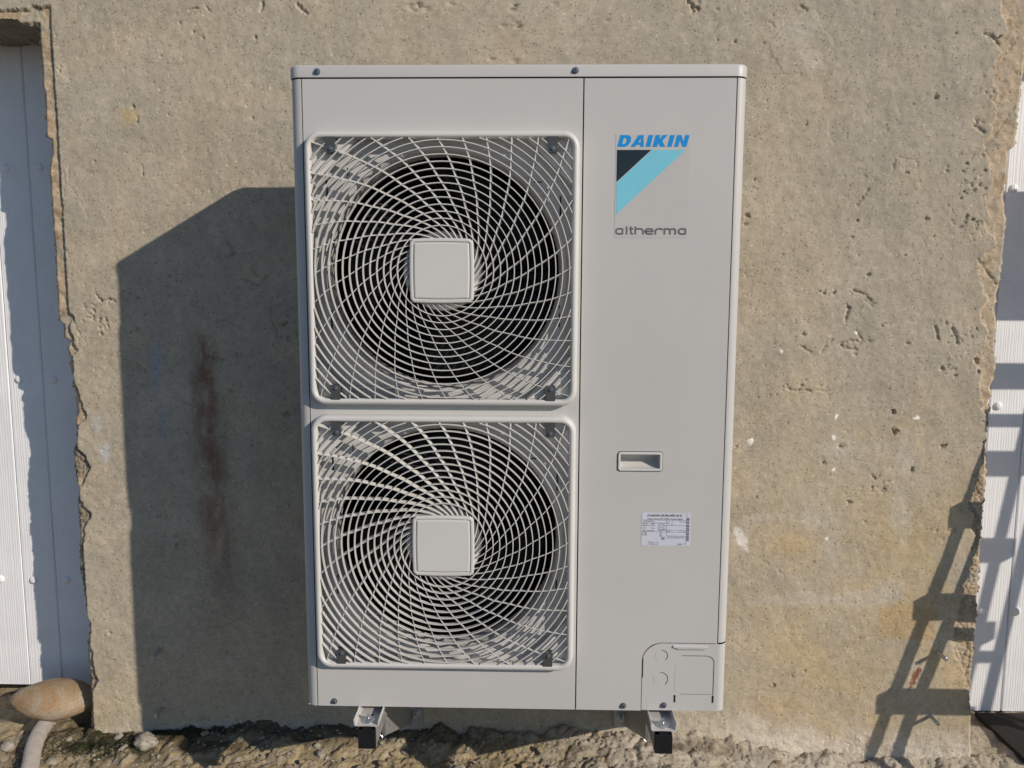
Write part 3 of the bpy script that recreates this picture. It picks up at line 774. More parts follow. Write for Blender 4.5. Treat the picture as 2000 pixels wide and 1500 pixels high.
# ================================================================== THE GROUND
def ground_fields(x, y):
    base = np.interp(x, BASE_X, BASE_Z)
    front = np.clip(WALL_Y - y, 0, None)
    z = base + 0.006 - 0.07 * np.minimum(front, 0.6) - 0.02 * np.minimum(front, 3)
    near = sst(1.4, 0.5, front) * sst(-2.2, -1.3, x) * sst(2.9, 2.1, x)
    rub = sst(1.25, 0.85, x + 0.12 * fbm(x, y, 0.2, 3, 80))            # rubble to the left, concrete apron to the right
    wx, wy = x + 0.012 * pn(x / 0.03, y / 0.03, 81), y + 0.012 * pn(x / 0.03, y / 0.03, 82)
    f1, f2, ida = worley(wx, wy, 0.075, 83)
    g1, g2, idb = worley(wx, wy, 0.028, 84)
    k1, k2, idc = worley(wx, wy, 0.011, 85)
    rough = fbm(x, y, 0.3, 4, 86)
    z = z + near * (0.014 * rough + rub * (0.009 * sst(0, 0.5, f2 - f1) * (0.3 + ida) + 0.0045 * sst(0, 0.5, g2 - g1) * (0.2 + idb) + 0.0026 * sst(0, 0.6, k2 - k1) * (0.4 + idc) + 0.006 * fbm(x, y, 0.05, 4, 79) - 0.004)
                    + (1 - rub) * (0.004 * sst(0, 0.3, g2 - g1) * idb + 0.0025 * sst(0, 0.4, k2 - k1) + 0.006 * fbm(x, y, 0.06, 4, 87)))
    # crust swept up against the wall foot
    z = z + near * 0.026 * sst(0.11, 0.0, front) * sst(-0.6, -0.2, x) * (0.55 + 1.3 * fbm(x, y, 0.09, 4, 88))
    # thresholds of the two openings
    z = np.where(y > WALL_Y + 0.01, np.minimum(np.maximum(base, -0.395) + 0.02 * fbm(x, y, 0.08, 4, 94), np.maximum(base, -0.395) + 0.012), z)
    C = np.empty(x.shape + (3,))
    C[:] = (0.37, 0.295, 0.175)
    C = mix(C, (0.40, 0.315, 0.19), sst(0.3, 0.7, ida))
    C = mix(C, (0.27, 0.225, 0.15), sst(0.55, 0.9, idb) * 0.7)
    C = mix(C, (0.40, 0.36, 0.30), sst(0.75, 0.85, idc) * 0.5)
    C = mix(C, (0.50, 0.445, 0.375), (1 - rub) * 0.95)
    C = mix(C, (0.55, 0.50, 0.43), (1 - rub) * sst(0.0, 0.3, fbm(x, y, 0.12, 4, 89)) * 0.7)
    C = mix(C, (0.47, 0.42, 0.35), 0.85 * sst(0.40, 0.80, x + 0.15 * fbm(x, y, 0.1, 4, 95)) * rub)
    # cement splashed over the rubble beside the wall
    sp = sst(0.07, 0.0, front + 0.07 * fbm(x, y, 0.07, 4, 96)) * sst(-0.25, 0.15, x)
    C = mix(C, (0.44, 0.38, 0.30), 0.8 * sp)
    # brown humus lines
    hum = sst(0.12, 0.42, fbm(x * 0.6, y * 1.6, 0.16, 5, 90)) * (0.12 + 0.88 * rub)
    C = mix(C, (0.085, 0.058, 0.030), 0.75 * hum)
    hl = sst(0.085, 0.02, front + 0.05 * fbm(x, y, 0.08, 4, 91)) * sst(0.55, 0.2, x)
    C = mix(C, (0.075, 0.058, 0.034), 0.8 * hl * sst(-1.0, -0.75, x))
    mo = sst(0.0, 0.25, fbm(x, y, 0.09, 4, 92)) * sst(-0.45, -0.62, x) * sst(-0.95, -0.85, x) * sst(0.16, 0.1, front)
    C = mix(C, (0.030, 0.033, 0.012), 0.85 * mo)
    # old slab by the right door
    C = mix(C, (0.45, 0.385, 0.29), sst(1.52, 1.62, x) * 0.7)
    C = mix(C, (0.15, 0.145, 0.125), sst(0.25, 0.8, front))
    C = mix(C, (0.15, 0.145, 0.125), 1 - near)
    return z, C


def graded(a, b, step, far_lo, far_hi):
    core = np.arange(a, b + step * 0.5, step)
    lo, hi, s = [a], [core[-1]], step
    while lo[-1] > far_lo:
        s *= 1.25
        lo.append(lo[-1] - s)
    s = step
    while hi[-1] < far_hi:
        s *= 1.25
        hi.append(hi[-1] + s)
    return np.concatenate([np.array(lo[1:])[::-1], core, np.array(hi[1:])])


gx = graded(-1.25, 2.05, 0.0034, -160, 160)
gy = graded(0.12, 0.74, 0.0034, -160, 2.0)
GX, GY = np.meshgrid(gx, gy)
gz, gc = ground_fields(GX, GY)
ground = bpy.data.objects.new('ground', grid_mesh('ground', [(np.stack([GX, GY, gz], -1), gc)], MAT['ground']))
link(ground)
ground['kind'] = 'structure'


def gz_at(x, y):
    return float(ground_fields(np.array([x]), np.array([y]))[0][0])

# ================================================================== DOORS
def bolt_mesh():
    prof = [(0.0125, 0.0), (0.0122, -0.0022), (0.0100, -0.0050), (0.0065, -0.0068), (0.0025, -0.0076)]
    n, vs, fs = 16, [], []
    for r, y in prof:
        vs += [(r * math.cos(2 * math.pi * i / n), y, r * math.sin(2 * math.pi * i / n)) for i in range(n)]
    for k in range(len(prof) - 1):
        fs += [(k * n + i, k * n + (i + 1) % n, (k + 1) * n + (i + 1) % n, (k + 1) * n + i) for i in range(n)]
    fs.append(tuple(range((len(prof) - 1) * n, len(prof) * n)))
    me = bpy.data.meshes.new('bolt_head')
    me.from_pydata(vs, [], fs)
    me.polygons.foreach_set('use_smooth', [True] * len(fs))
    me.materials.append(MAT['door'])
    return me


BOLT = bolt_mesh()


def door(label, edges, z0, z1, rows, rel):
    d = thing('door', label, 'door', (edges[0], DOOR_Y, z0))
    for i, (a, b) in enumerate(zip(edges[:-1], edges[1:])):
        w, yo = (b - a) / 2 - 0.0008, rng.uniform(-0.0012, 0.0012)
        m = MB()
        # board with a chamfered groove on both sides
        prof = [(-w, 0.03), (-w, 0.004), (-w + 0.0025, 0.0), (w - 0.0025, 0.0), (w, 0.004), (w, 0.03)]
        zs_ = (0.0, z1 - z0)
        vs = [(x, y + yo, z) for z in zs_ for x, y in prof]
        m.add(vs, [(k, k + 1, k + 7, k + 6) for k in range(5)] + [(0, 1, 2, 3, 4, 5), (6, 7, 8, 9, 10, 11)])
        p = m.build('plank', MAT['door'], d)
        p.location = ((a + b) / 2 - edges[0], 0, 0)
        for z in rows:
            shared('bolt_head', BOLT, p, (-w + rel + rng.uniform(-.002, .002), yo, z - z0 + rng.uniform(-.003, .003)))
    bk = MB().box(0, edges[-1] - edges[0], 0.031, 0.055, 0.0, z1 - z0)
    bk.build('ledger_board', MAT['door'], d)
    return d


lw = 0.1035
door('white painted plank door behind the rounded rock, mostly in shade', [-0.783 - lw * k for k in range(9, -1, -1)], -0.346, 1.64, (1.248, 0.622, -0.001), 0.033)
door('white painted plank door crossed by the shadow of the ladder', [1.727 + lw * k for k in range(0, 10)], -0.384, 1.72, (1.187, 0.5625, -0.064), 0.0215)

# ================================================================== THE HEAT PUMP UNIT
UW, UD, UH = 0.9, 0.27, 1.332
unit = thing('heat_pump_unit', 'ivory outdoor heat pump unit with two fan grilles hung on wall brackets', 'heat pump')
PT = 1.3055                    # top of the panels, under the lid
SEAM = 0.5812
FC = ((0.3022, 0.9312), (0.3016, 0.3663))
DISH = 0.017                  # depth of the pressed recess behind each grille
GH = 0.272                     # half size of a grille frame

# --- fan panel: left part of the front, with two round holes, and the rounded left corner
def corner_strip(m, pts, z0, z1, b=0.004):
    """plan profile extruded upwards, with a small rounded lower and upper lip"""
    n = len(pts)
    vs = [(x, y, z) for z in (z0, z1) for x, y in pts]
    m.add(vs, [(i, i + 1, n + i + 1, n + i) for i in range(n - 1)])


def arc(cx, cy, r, a0, a1, n=8):
    return [(cx + r * math.cos(math.radians(a0 + (a1 - a0) * i / n)), cy + r * math.sin(math.radians(a0 + (a1 - a0) * i / n))) for i in range(n + 1)]


m = MB().bm(plate_bm([(0.0258, 0), (SEAM - 0.0013, 0), (SEAM - 0.0013, PT), (0.0258, PT)][::1], [rrect(cx - GH + .0105, cx + GH - .0105, cz - GH + .0105, cz + GH - .0105, 0.024, 6)[::-1] for cx, cz in FC], 0.0, DISH))
for cx, cz in FC:
    m.bm(plate_bm(rrect(cx - GH + .0105, cx + GH - .0105, cz - GH + .0105, cz + GH - .0105, 0.024, 6), [circle(cx, cz, 0.250)[::-1]], DISH, DISH + 0.001))
m.build('fan_panel', MAT['paint'], unit)
RR = 0.022
m = MB()
corner_strip(m, [(0.0236, 0.005), (0.0236, 0.0)] + arc(RR, RR, RR, 270, 180)[0:] + [(0.0, UD)], 0.0, PT)
cl = m.build('corner_post', MAT['paint'], unit, True)
m = MB()
corner_strip(m, [(UW - 0.0196, 0.005), (UW - 0.0196, 0.0)] + arc(UW - 0.0186, 0.0186, 0.0186, 270, 360) + [(UW, UD)], 0.1545, PT)
cr_ = m.build('corner_post', MAT['paint'], unit, True)
for o in (cl, cr_):
    o.data.polygons.foreach_set('use_smooth', [True] * len(o.data.polygons))
    md = o.modifiers.new('edge', 'EDGE_SPLIT')
    md.split_angle = math.radians(40)
# --- service panel with the hole for the grip and the cut-out for the pipe cover
CX0, CZ1 = 0.7205, 0.1530
cut = [(CX0, 0.0), (CX0, CZ1 - 0.042)] + [(CX0 + 0.042 - 0.042 * math.cos(math.radians(a)), CZ1 - 0.042 + 0.042 * math.sin(math.radians(a))) for a in range(10, 91, 10)]
outer = [(SEAM + 0.0013, 0.0)] + cut + [(UW - 0.0216, CZ1), (UW - 0.0216, PT), (SEAM + 0.0013, PT)]
GX0, GX1, GZ0, GZ1 = 0.6615, 0.7525, 0.5235, 0.5632
m = MB().bm(plate_bm(outer, [rrect(GX0 + .002, GX1 - .002, GZ0 + .002, GZ1 - .002, .005, 4)[::-1]], 0.0, 0.006))
m.build('service_panel', MAT['paint'], unit)
# --- pipe cover at the lower right, wrapping the corner
cov = [(CX0 + 0.0016, 0.001), (UW - 0.0186, 0.001), (UW - 0.0186, CZ1 - 0.0025)] + [(CX0 + 0.0435 - 0.042 * math.cos(math.radians(a)), CZ1 - 0.0445 + 0.042 * math.sin(math.radians(a))) for a in range(90, -1, -10)]
m = MB().bm(plate_bm(cov, [], 0.0008, 0.006))
corner_strip(m, arc(UW - 0.0186, 0.0194, 0.0186, 270, 360) + [(UW, UD)], 0.001, CZ1 - 0.0025)
m.build('pipe_cover', MAT['paint'], unit)
# its pressed grip, knock-out circles, and slots
pc = [o for o in unit.children if o.name.startswith('pipe_cover')][0]
gp = [(0.786, 0.148), (0.860, 0.148), (0.857, 0.140), (0.850, 0.1365), (0.796, 0.1365), (0.789, 0.140)]
vs, fs = sweep(gp[::-1], [(0.0, 0.0006), (-0.003, -0.0022), (-0.005, -0.0026)], True)
mesh_obj('grip_lip', vs, fs, MAT['paint'], pc, False)


def ribbon(m, pts, w, y):
    """mitred flat ribbon in the x-z plane"""
    n = len(pts)
    L, R = [], []
    for i in range(n):
        a, b, c = Vector(pts[max(i - 1, 0)]), Vector(pts[i]), Vector(pts[min(i + 1, n - 1)])
        d1 = (b - a).normalized() if i > 0 else (c - b).normalized()
        d2 = (c - b).normalized() if i < n - 1 else d1
        nn = Vector((-d1.y - d2.y, d1.x + d2.x))
        nn.normalize()
        k = min(1.6, 1 / max(0.3, nn.dot(Vector((-d1.y, d1.x)))))
        L.append((b.x + nn.x * w / 2 * k, y, b.y + nn.y * w / 2 * k))
        R.append((b.x - nn.x * w / 2 * k, y, b.y - nn.y * w / 2 * k))
    m.add(L + R, [(i, i + 1, n + i + 1, n + i) for i in range(n - 1)])


for cx, cz, r in ((0.7625, 0.1235, 0.0125), (0.7615, 0.0715, 0.0150)):
    m = MB()
    ribbon(m, [(cx + r * math.cos(math.radians(a)), cz + r * math.sin(math.radians(a))) for a in range(95, -50, -6)], 0.0011, 0.0003)
    m.build('knockout_slit', MAT['gap'], pc)
    m = MB()
    ribbon(m, [(cx + r * math.cos(math.radians(a)), cz + r * math.sin(math.radians(a))) for a in range(140, 281, 6)], 0.0007, 0.00035)
    m.build('knockout_slit', MAT['plastic'], pc)
m = MB()
ribbon(m, [(0.806, 0.1245), (0.858, 0.1245), (0.868, 0.1215), (0.8735, 0.1125), (0.8735, 0.038)], 0.0011, 0.0002)
ribbon(m, [(0.803, 0.0385), (0.869, 0.0385)], 0.0007, 0.00025)
m.build('knockout_slit', MAT['gap'], pc)
m = MB()
ribbon(m, [(0.7925, 0.105), (0.7925, 0.045)], 0.0006, 0.0002)
m.build('knockout_slit', MAT['plastic'], pc)
for x in (0.7925, 0.8735):
    m = MB()
    m.box(x - 0.0014, x + 0.0014, -0.0003, 0.0012, 0.020, 0.036)
    m.build('slot', MAT['black'], pc)
m = MB()
ribbon(m, [(CX0 + 0.0026, 0.118), (CX0 + 0.0026, 0.074)], 0.0016, 0.0002)
m.build('slot', MAT['gap'], pc)

# --- dark liner behind the seams, back, sides, base and lid
m = MB()
m.box(SEAM - 0.008, SEAM + 0.008, 0.0065, 0.012, 0.003, PT)
m.box(0.015, 0.034, 0.0065, 0.012, 0.003, PT)
m.box(UW - 0.030, UW - 0.010, 0.0065, 0.012, 0.003, PT)
m.box(CX0 - 0.01, UW - 0.008, 0.0065, 0.012, 0.003, CZ1 + 0.008)
m.build('seam_backing', MAT['gap'], unit)
MB().box(0.002, UW - 0.002, UD - 0.002, UD, 0.002, PT).build('back_panel', MAT['paint'], unit)
MB().box(0.003, UW - 0.003, 0.0062, UD - 0.003, -0.001, 0.0012).build('base_pan', MAT['paint'], unit)
MB().box(0.006, UW - 0.006, 0.0075, UD - 0.004, PT - 0.006, PT + 0.0035).build('top_gasket', MAT['gap'], unit)


def plan_rrect(x0, x1, y0, y1, r, n=6):
    return rrect(x0, x1, y0, y1, r, n)


lp = plan_rrect(-0.002, UW + 0.002, -0.0025, UD + 0.002, 0.024)
vs, fs, n = [], [], len(lp)
LIDP = [(-0.004, 1.3082), (0.0, 1.3082), (0.0, 1.3275), (-0.0012, 1.3303), (-0.004, 1.332)]
for d, z in LIDP:
    vs += [(x, y, z) for x, y in offset_loop(lp, d)]
for k in range(len(LIDP) - 1):
    fs += [(k * n + i, k * n + (i + 1) % n, (k + 1) * n + (i + 1) % n, (k + 1) * n + i) for i in range(n)]
fs.append(tuple(range(4 * n, 5 * n)))
lid = mesh_obj('lid', vs, fs, MAT['paint'], unit, True)
lid.modifiers.new('edge', 'EDGE_SPLIT').split_angle = math.radians(50)

# --- inside of the fan chamber
m = MB()
x0, x1, y0, y1, z0, z1 = 0.012, 0.572, 0.0245, 0.245, 0.012, 1.295
for q in ([(x0, y0, z0), (x0, y1, z0), (x0, y1, z1), (x0, y0, z1)], [(x1, y0, z0), (x1, y1, z0), (x1, y1, z1), (x1, y0, z1)],
          [(x0, y0, z0), (x1, y0, z0), (x1, y1, z0), (x0, y1, z0)], [(x0, y0, z1), (x1, y0, z1), (x1, y1, z1), (x0, y1, z1)],
          [(x0, .14, .646), (x1, .14, .646), (x1, .245, .646), (x0, .245, .646)]):
    m.add(q, [(0, 1, 2, 3)])
m.build('fan_chamber', MAT['dark'], unit)
m = MB()
for i in range(70):
    x = x0 + 0.004 + i * 0.008
    m.box(x, x + 0.003, 0.222, 0.244, z0 + 0.003, z1 - 0.003)
coil = m.build('coil', MAT['coil'], unit)
coil['kind'] = 'stuff'
m = MB()
for k in range(50):
    z = 0.03 + k * 0.0253
    vs, fs = tube([(x0 + 0.003, 0.236, z), (x1 - 0.003, 0.236, z)], 0.0045, 6)
    m.add(vs, fs)
m.build('coil_tubes', MAT['coil'], coil)['kind'] = 'stuff'


def screw_mesh():
    m = MB()
    m.disc_y(0, 0, -0.0012, 0.0005, 0.0066, 18, 0.0062)
    m.disc_y(0, 0, -0.0030, -0.0011, 0.0047, 16, 0.0046)
    m.disc_y(0, 0, -0.0046, -0.0029, 0.0044, 16, 0.0034)
    me = bpy.data.meshes.new('screw')
    me.from_pydata(m.v, [], m.f)
    me.materials.append(MAT['bolt'])
    r = MB().disc_y(0, 0, -0.0048, -0.0030, 0.0018, 6)
    mr = bpy.data.meshes.new('recess')
    mr.from_pydata(r.v, [], r.f)
    mr.materials.append(MAT['black'])
    return me, mr


SCREW, RECESS = screw_mesh()


def screw(parent, x, y, z, s=1.0):
    o = shared('screw', SCREW, parent, (x, y, z), (0, rng.uniform(0, 1), 0), (s, s, s))
    if parent is unit:
        shared('recess', RECESS, o)
    return o


for x, z, y in ((0.0568, 1.3185, -0.0025), (0.5642, 1.3195, -0.0025), (0.0608, 0.0105, 0), (0.6829, 0.0105, 0), (0.7692, 0.0125, 0.0008)):
    screw(unit, x, y, z, 1.05)
for x, z in [(0.6440, 1.2000), (0.7844, 1.2016), (0.7975, 1.2015), (0.7165, 0.4362), (0.8076, 0.4359), (0.6901, 0.3192), (0.7062, 0.3193), (0.8066, 0.3193), (0.5894, 0.3204)]:
    b = MB().disc_y(x, z, -0.0006, 0.0004, 0.0013, 8, 0.0006)
    b.build('dimple', MAT['paint'], unit)

# --- recessed grip
vs, fs = sweep(rrect(GX0, GX1, GZ0, GZ1, 0.006, 5), [(0.0, 0.001), (0.0002, -0.0018), (-0.0012, -0.0030), (-0.0042, -0.0030), (-0.0052, -0.0022), (-0.0056, 0.004)])
grip = mesh_obj('grip_frame', vs, fs, MAT['plastic'], unit, False)
a0, a1, b0, b1 = GX0 + .0052, GX1 - .0052, GZ0 + .0052, GZ1 - .0052
m = MB()
dp = [(b1, 0.002), (b1 + 0.004, 0.030), (b0 + 0.016, 0.030), (b0 + 0.011, 0.026), (b0 + 0.002, 0.009), (b0, 0.002)]
vs = [(x, y, z) for x in (a0, a1) for z, y in dp]
m.add(vs, [(i, i + 1, 7 + i, 6 + i) for i in range(5)] + [tuple(range(6)), tuple(range(6, 12))])
m.build('grip_pocket', MAT['plastic'], grip)
m = MB()
vs, fs = sweep(rrect(GX0 - .0016, GX1 + .0016, GZ0 - .0016, GZ1 + .0016, .007, 5), [(0.0, -0.0003), (-0.0022, -0.00035)])
mesh_obj('seal', vs, fs, MAT['gap'], grip)

# --- maker's lettering and sign
GLYPH = {
    'D': (0.0, [(0, 0), (.6, 0), (.78, .05), (.92, .17), (1.01, .36), (1.03, .55), (.99, .77), (.86, .93), (.66, 1), (0, 1)], [(.37, .25), (.54, .25), (.63, .36), (.65, .52), (.62, .68), (.52, .75), (.37, .75)]),
    'A': (1.13, [(0, 0), (.38, 0), (.47, .17), (.80, .17), (.80, 0), (1.14, 0), (.86, 1), (.44, 1)], [(.58, .38), (.78, .38), (.70, .74)]),
    'I': (2.42, [(0, 0), (.40, 0), (.40, 1), (0, 1)], None),
    'K': (3.02, [(0, 0), (.40, 0), (.40, .34), (.66, 0), (1.10, 0), (.70, .52), (1.04, 1), (.62, 1), (.40, .66), (.40, 1), (0, 1)], None),
    'I2': (4.26, [(0, 0), (.40, 0), (.40, 1), (0, 1)], None),
    'N': (4.86, [(0, 0), (.36, 0), (.36, .56), (.70, 0), (1.06, 0), (1.06, 1), (.70, 1), (.70, .44), (.36, 1), (0, 1)], None),
}


def brand_word(m, x0, z0, h, width, y):
    sc = width / (5.92 + 0.24)
    for g, (ox, outer, hole) in GLYPH.items():
        f = lambda lp: [(x0 + (ox + px + 0.24 * pz) * sc, z0 + pz * h) for px, pz in lp]
        m.bm(plate_bm(f(outer), [f(hole)[::-1]] if hole else [], y, y + 0.0003))


m = MB()
m.box(0.6455, 0.7905, -0.0004, 0.0002, 0.9985, 1.1995)
m.build('sticker_film', MAT['film'], unit)
m = MB()
brand_word(m, 0.6485, 1.1748, 0.0226, 0.1412, -0.0007)
m.build('brand_lettering', MAT['blue'], unit)
MB().bm(plate_bm([(0.6479, 1.1690), (0.6480, 1.1070), (0.7155, 1.1690)], [], -0.0007, -0.0003)).build('emblem_triangle', MAT['navy'], unit)
MB().bm(plate_bm([(0.6482, 1.1058), (0.6487, 1.0440), (0.7826, 1.1690), (0.7168, 1.1690)], [], -0.0007, -0.0003)).build('emblem_stripe', MAT['cyan'], unit)
STROKES = [
    [(228, 0), (228, 80)], [(222, 72), (172, 72), (153, 64), (145, 48), (145, 32), (153, 16), (172, 8), (222, 8)],
    [(281, 0), (281, 103)], [(335, 103), (335, 24), (341, 12), (354, 8), (368, 8)], [(316, 72), (366, 72)],
    [(394, 0), (394, 103)], [(398, 72), (464, 72), (483, 64), (491, 46), (491, 0)],
    [(524, 40), (618, 40), (614, 58), (600, 70), (548, 72), (530, 64), (521, 46), (524, 26), (536, 12), (556, 8), (620, 8)],
    [(652, 0), (652, 48), (662, 66), (684, 72), (720, 72), (746, 62)],
    [(767, 0), (767, 80)], [(771, 72), (815, 72), (831, 63), (836, 46), (836, 0)], [(838, 58), (850, 70), (886, 72), (901, 63), (906, 46), (906, 0)],
    [(1034, 0), (1034, 80)], [(1028, 72), (976, 72), (957, 64), (949, 48), (949, 32), (957, 16), (976, 8), (1028, 8)],
]
m = MB()
for k, st in enumerate(STROKES):
    ribbon(m, [(0.6474 + (x - 135) * 0.1410 / 910, 1.0046 + z * 0.1410 / 910) for x, z in st], 0.0035, -0.0006 - 0.00002 * k)
m.build('model_lettering', MAT['grey_ink'], unit)


def text_fit(m, body, x0, x1, z0, z1, y, shear=0.0, bold=0.0):
    cu = bpy.data.curves.new('t', 'FONT')
    cu.body = body
    cu.resolution_u = 2
    cu.offset = bold
    o = bpy.data.objects.new('t', cu)
    COL.objects.link(o)
    me = bpy.data.meshes.new_from_object(o.evaluated_get(bpy.context.evaluated_depsgraph_get()))
    co = np.array([v.co[:] for v in me.vertices])
    fs = [tuple(p.vertices) for p in me.polygons]
    bpy.data.objects.remove(o)
    bpy.data.curves.remove(cu)
    bpy.data.meshes.remove(me)
    a, b = co.min(0), co.max(0)
    v = (co[:, 1] - a[1]) / (b[1] - a[1])
    xx = x0 + (co[:, 0] - a[0]) / (b[0] - a[0]) * (x1 - x0 - shear * (z1 - z0)) + shear * v * (z1 - z0)
    m.add([(p, y, z0 + q * (z1 - z0)) for p, q in zip(xx, v)], fs)


PX = lambda a: 0.7134 + (a - 330) / 1390 * 0.1015
PZ = lambda b: 0.4351 - (b - 185) / 895 * 0.0704
m = MB()
vs, fs = sweep(rrect(0.7134, 0.8149, 0.3647, 0.4351, 0.003, 3), [(0, 0.0002), (0, -0.0005)], True)
m.add(vs, fs)
plate = m.build('rating_plate', MAT['label'], unit)
m = MB()
for body, a, b, c, d, sh, bo in (
        ('DAIKIN EUROPE N.V.', 485, 1500, 226, 286, .35, .03), ('Zandvoordestraat 300, B-8400 Oostende, Belgium', 485, 1495, 328, 378, 0, .01),
        ('ERLQ014CAV3', 380, 670, 395, 432, 0, .01), ('MFG.NO', 362, 500, 468, 495, 0, .01), ('0009603', 588, 712, 468, 495, 0, .01),
        ('MFG.DATE', 362, 545, 514, 542, 0, .01), ('2016.01', 588, 706, 514, 542, 0, .01), ('116 kg', 590, 692, 585, 618, 0, .01),
        ('MADE IN BELGIUM', 362, 694, 657, 684, 0, .01), ('PS HIGH', 826, 968, 468, 492, 0, .01), ('4.17  MPa', 826, 1015, 514, 542, 0, .01),
        ('PS LOW', 826, 956, 566, 592, 0, .01), ('4.2  MPa', 826, 1015, 614, 642, 0, .01), ('IP24', 855, 926, 662, 688, 0, .01),
        ('W', 1085, 1115, 408, 432, 0, .01), ('Hz', 1185, 1220, 408, 432, 0, .01), ('230 V', 1400, 1466, 408, 434, 0, .01), ('50 Hz', 1495, 1600, 408, 436, 0, .01),
        ('Max', 1058, 1122, 452, 478, 0, .01), ('30A', 1166, 1220, 478, 504, 0, .01), ('R410A', 1050, 1155, 668, 692, 0, .01), ('2.4', 1405, 1455, 670, 696, 0, .01), ('kg', 1520, 1560, 674, 712, 0, .01),
        ('CE', 345, 485, 715, 800, 0, 0), ('EAC', 905, 1000, 830, 915, 0, .02),
        ('Contains fluorinated greenhouse gases', 1045, 1550, 822, 846, 0, .01), ('See manual of installation and charge', 1045, 1555, 852, 878, 0, .01),
        ('Refer to manual', 640, 820, 982, 1008, 0, 0), ('before use', 640, 800, 1026, 1052, 0, 0), ('3P400492', 1385, 1490, 1032, 1056, 0, 0)):
    text_fit(m, body, PX(a), PX(b), PZ(d), PZ(c), -0.00065, sh, bo)
m.build('lettering', MAT['ink'], plate)
m = MB()
for k, (a, b, c, d) in enumerate(((335, 378, 1605, 385), (335, 452, 1035, 458), (335, 694, 1600, 708), (1035, 385, 1038, 805), (808, 460, 808, 694), (1038, 522, 1605, 528),
                                  (1038, 648, 1600, 654), (808, 648, 1035, 650), (1606, 195, 1595, 1075), (1038, 805, 1600, 812), (1365, 1020, 1590, 1022), (1367, 1022, 1365, 1075),
                                  (530, 968, 625, 968), (530, 1040, 625, 1040), (530, 968, 530, 1040), (625, 968, 625, 1040), (578, 966, 578, 1042),
                                  (378, 622, 432, 622), (378, 622, 372, 590), (432, 622, 438, 590), (372, 590, 438, 588), (850, 715, 905, 760), (905, 715, 850, 760), (845, 775, 905, 776))):
    ribbon(m, [(PX(a), PZ(b)), (PX(c), PZ(d))], 0.0005, -0.00060 - 0.000004 * k)
m.box(PX(845), PX(905), -0.00066, -0.0005, PZ(822), PZ(800))
m.build('printed_lines', MAT['ink'], plate)
m = MB()
q = 315
while q < 955:
    h = rng.uniform(10, 30)
    m.box(PX(1612 - (q - 315) * .01), PX(1645 - (q - 315) * .01), -0.0007, -0.0005, PZ(q + h), PZ(q))
    m.box(PX(1650 - (q - 315) * .01), PX(1685 - (q - 315) * .01), -0.0007, -0.0005, PZ(q + h), PZ(q))
    q += h + rng.uniform(8, 22)
m.build('bar_marks', MAT['ink'], plate)

# --- fan grilles
VR = [0.052, 0.0628, 0.0800, 0.0970, 0.1050, 0.1306, 0.1836, 0.2366, 0.2670, 0.3280, 0.4000]
VA = [50.0, 68.7, 86.0, 97.9, 102.8, 114.2, 126.3, 133.8, 137.9, 144.4, 150.5]
rsm = np.linspace(VR[0], VR[-1], 400)
asm = np.interp(rsm, VR, VA)
kern = np.hanning(41)
kern /= kern.sum()
pad = np.concatenate([asm[0] - (asm[1:21] - asm[0])[::-1], asm, asm[-1] + (asm[-1] - asm[-21:-1][::-1])])
asm = np.convolve(pad, kern, 'valid')
GI = GH - 0.0135               # inside of the frame
CI = 0.020


def inside(x, z):
    x, z = abs(x), abs(z)
    if x > GI or z > GI:
        return False
    if x > GI - CI and z > GI - CI:
        return math.hypot(x - GI + CI, z - GI + CI) < CI
    return True


def ribbon_solid(pts, w, y0, y1, shift=0.0):
    """upright strip of thickness w along pts (x,z), front edge y0, back edge y1 moved sideways by shift"""
    n = len(pts)
    vs, fs = [], []
    for i in range(n):
        a, b = Vector(pts[max(i - 1, 0)]), Vector(pts[min(i + 1, n - 1)])
        t = (b - a).normalized()
        nx, nz = -t.y, t.x
        for s, y, k in ((-.5, y0, 0), (.5, y0, 0), (.5, y1, 1), (-.5, y1, 1)):
            vs.append((pts[i][0] + nx * (w * s + shift * k), y, pts[i][1] + nz * (w * s + shift * k)))
    for i in range(n - 1):
        for k in range(4):
            fs.append((4 * i + k, 4 * i + (k + 1) % 4, 4 * i + 4 + (k + 1) % 4, 4 * i + 4 + k))
    fs += [(0, 1, 2, 3), (4 * n - 4, 4 * n - 3, 4 * n - 2, 4 * n - 1)]
    return vs, fs


vane_me = []
for k in range(8):
    ph = math.radians(11.25 * k)
    pts = []
    for r, a in zip(rsm[::5], asm[::5]):
        x, z = r * math.cos(math.radians(a) + ph), r * math.sin(math.radians(a) + ph)
        if not inside(x, z) and r > 0.1:
            d = 1.0
            pts.append((x, z))
            break
        pts.append((x, z))
    # pull the last point back to the frame
    while len(pts) > 2 and not inside(*pts[-1]):
        ax, az = pts[-2]
        bx, bz = pts[-1]
        lo, hi = 0.0, 1.0
        for _ in range(20):
            md_ = (lo + hi) / 2
            if inside(ax + (bx - ax) * md_, az + (bz - az) * md_):
                lo = md_
            else:
                hi = md_
        pts[-1] = (ax + (bx - ax) * (lo + 0.001), az + (bz - az) * (lo + 0.001))
        break
    vs, fs = ribbon_solid(pts, 0.0015, -0.0190, -0.0078, -0.0024)
    me = bpy.data.meshes.new('vane')
    me.from_pydata(vs, [], fs)
    me.materials.append(MAT['plastic'])
    vane_me.append(me)

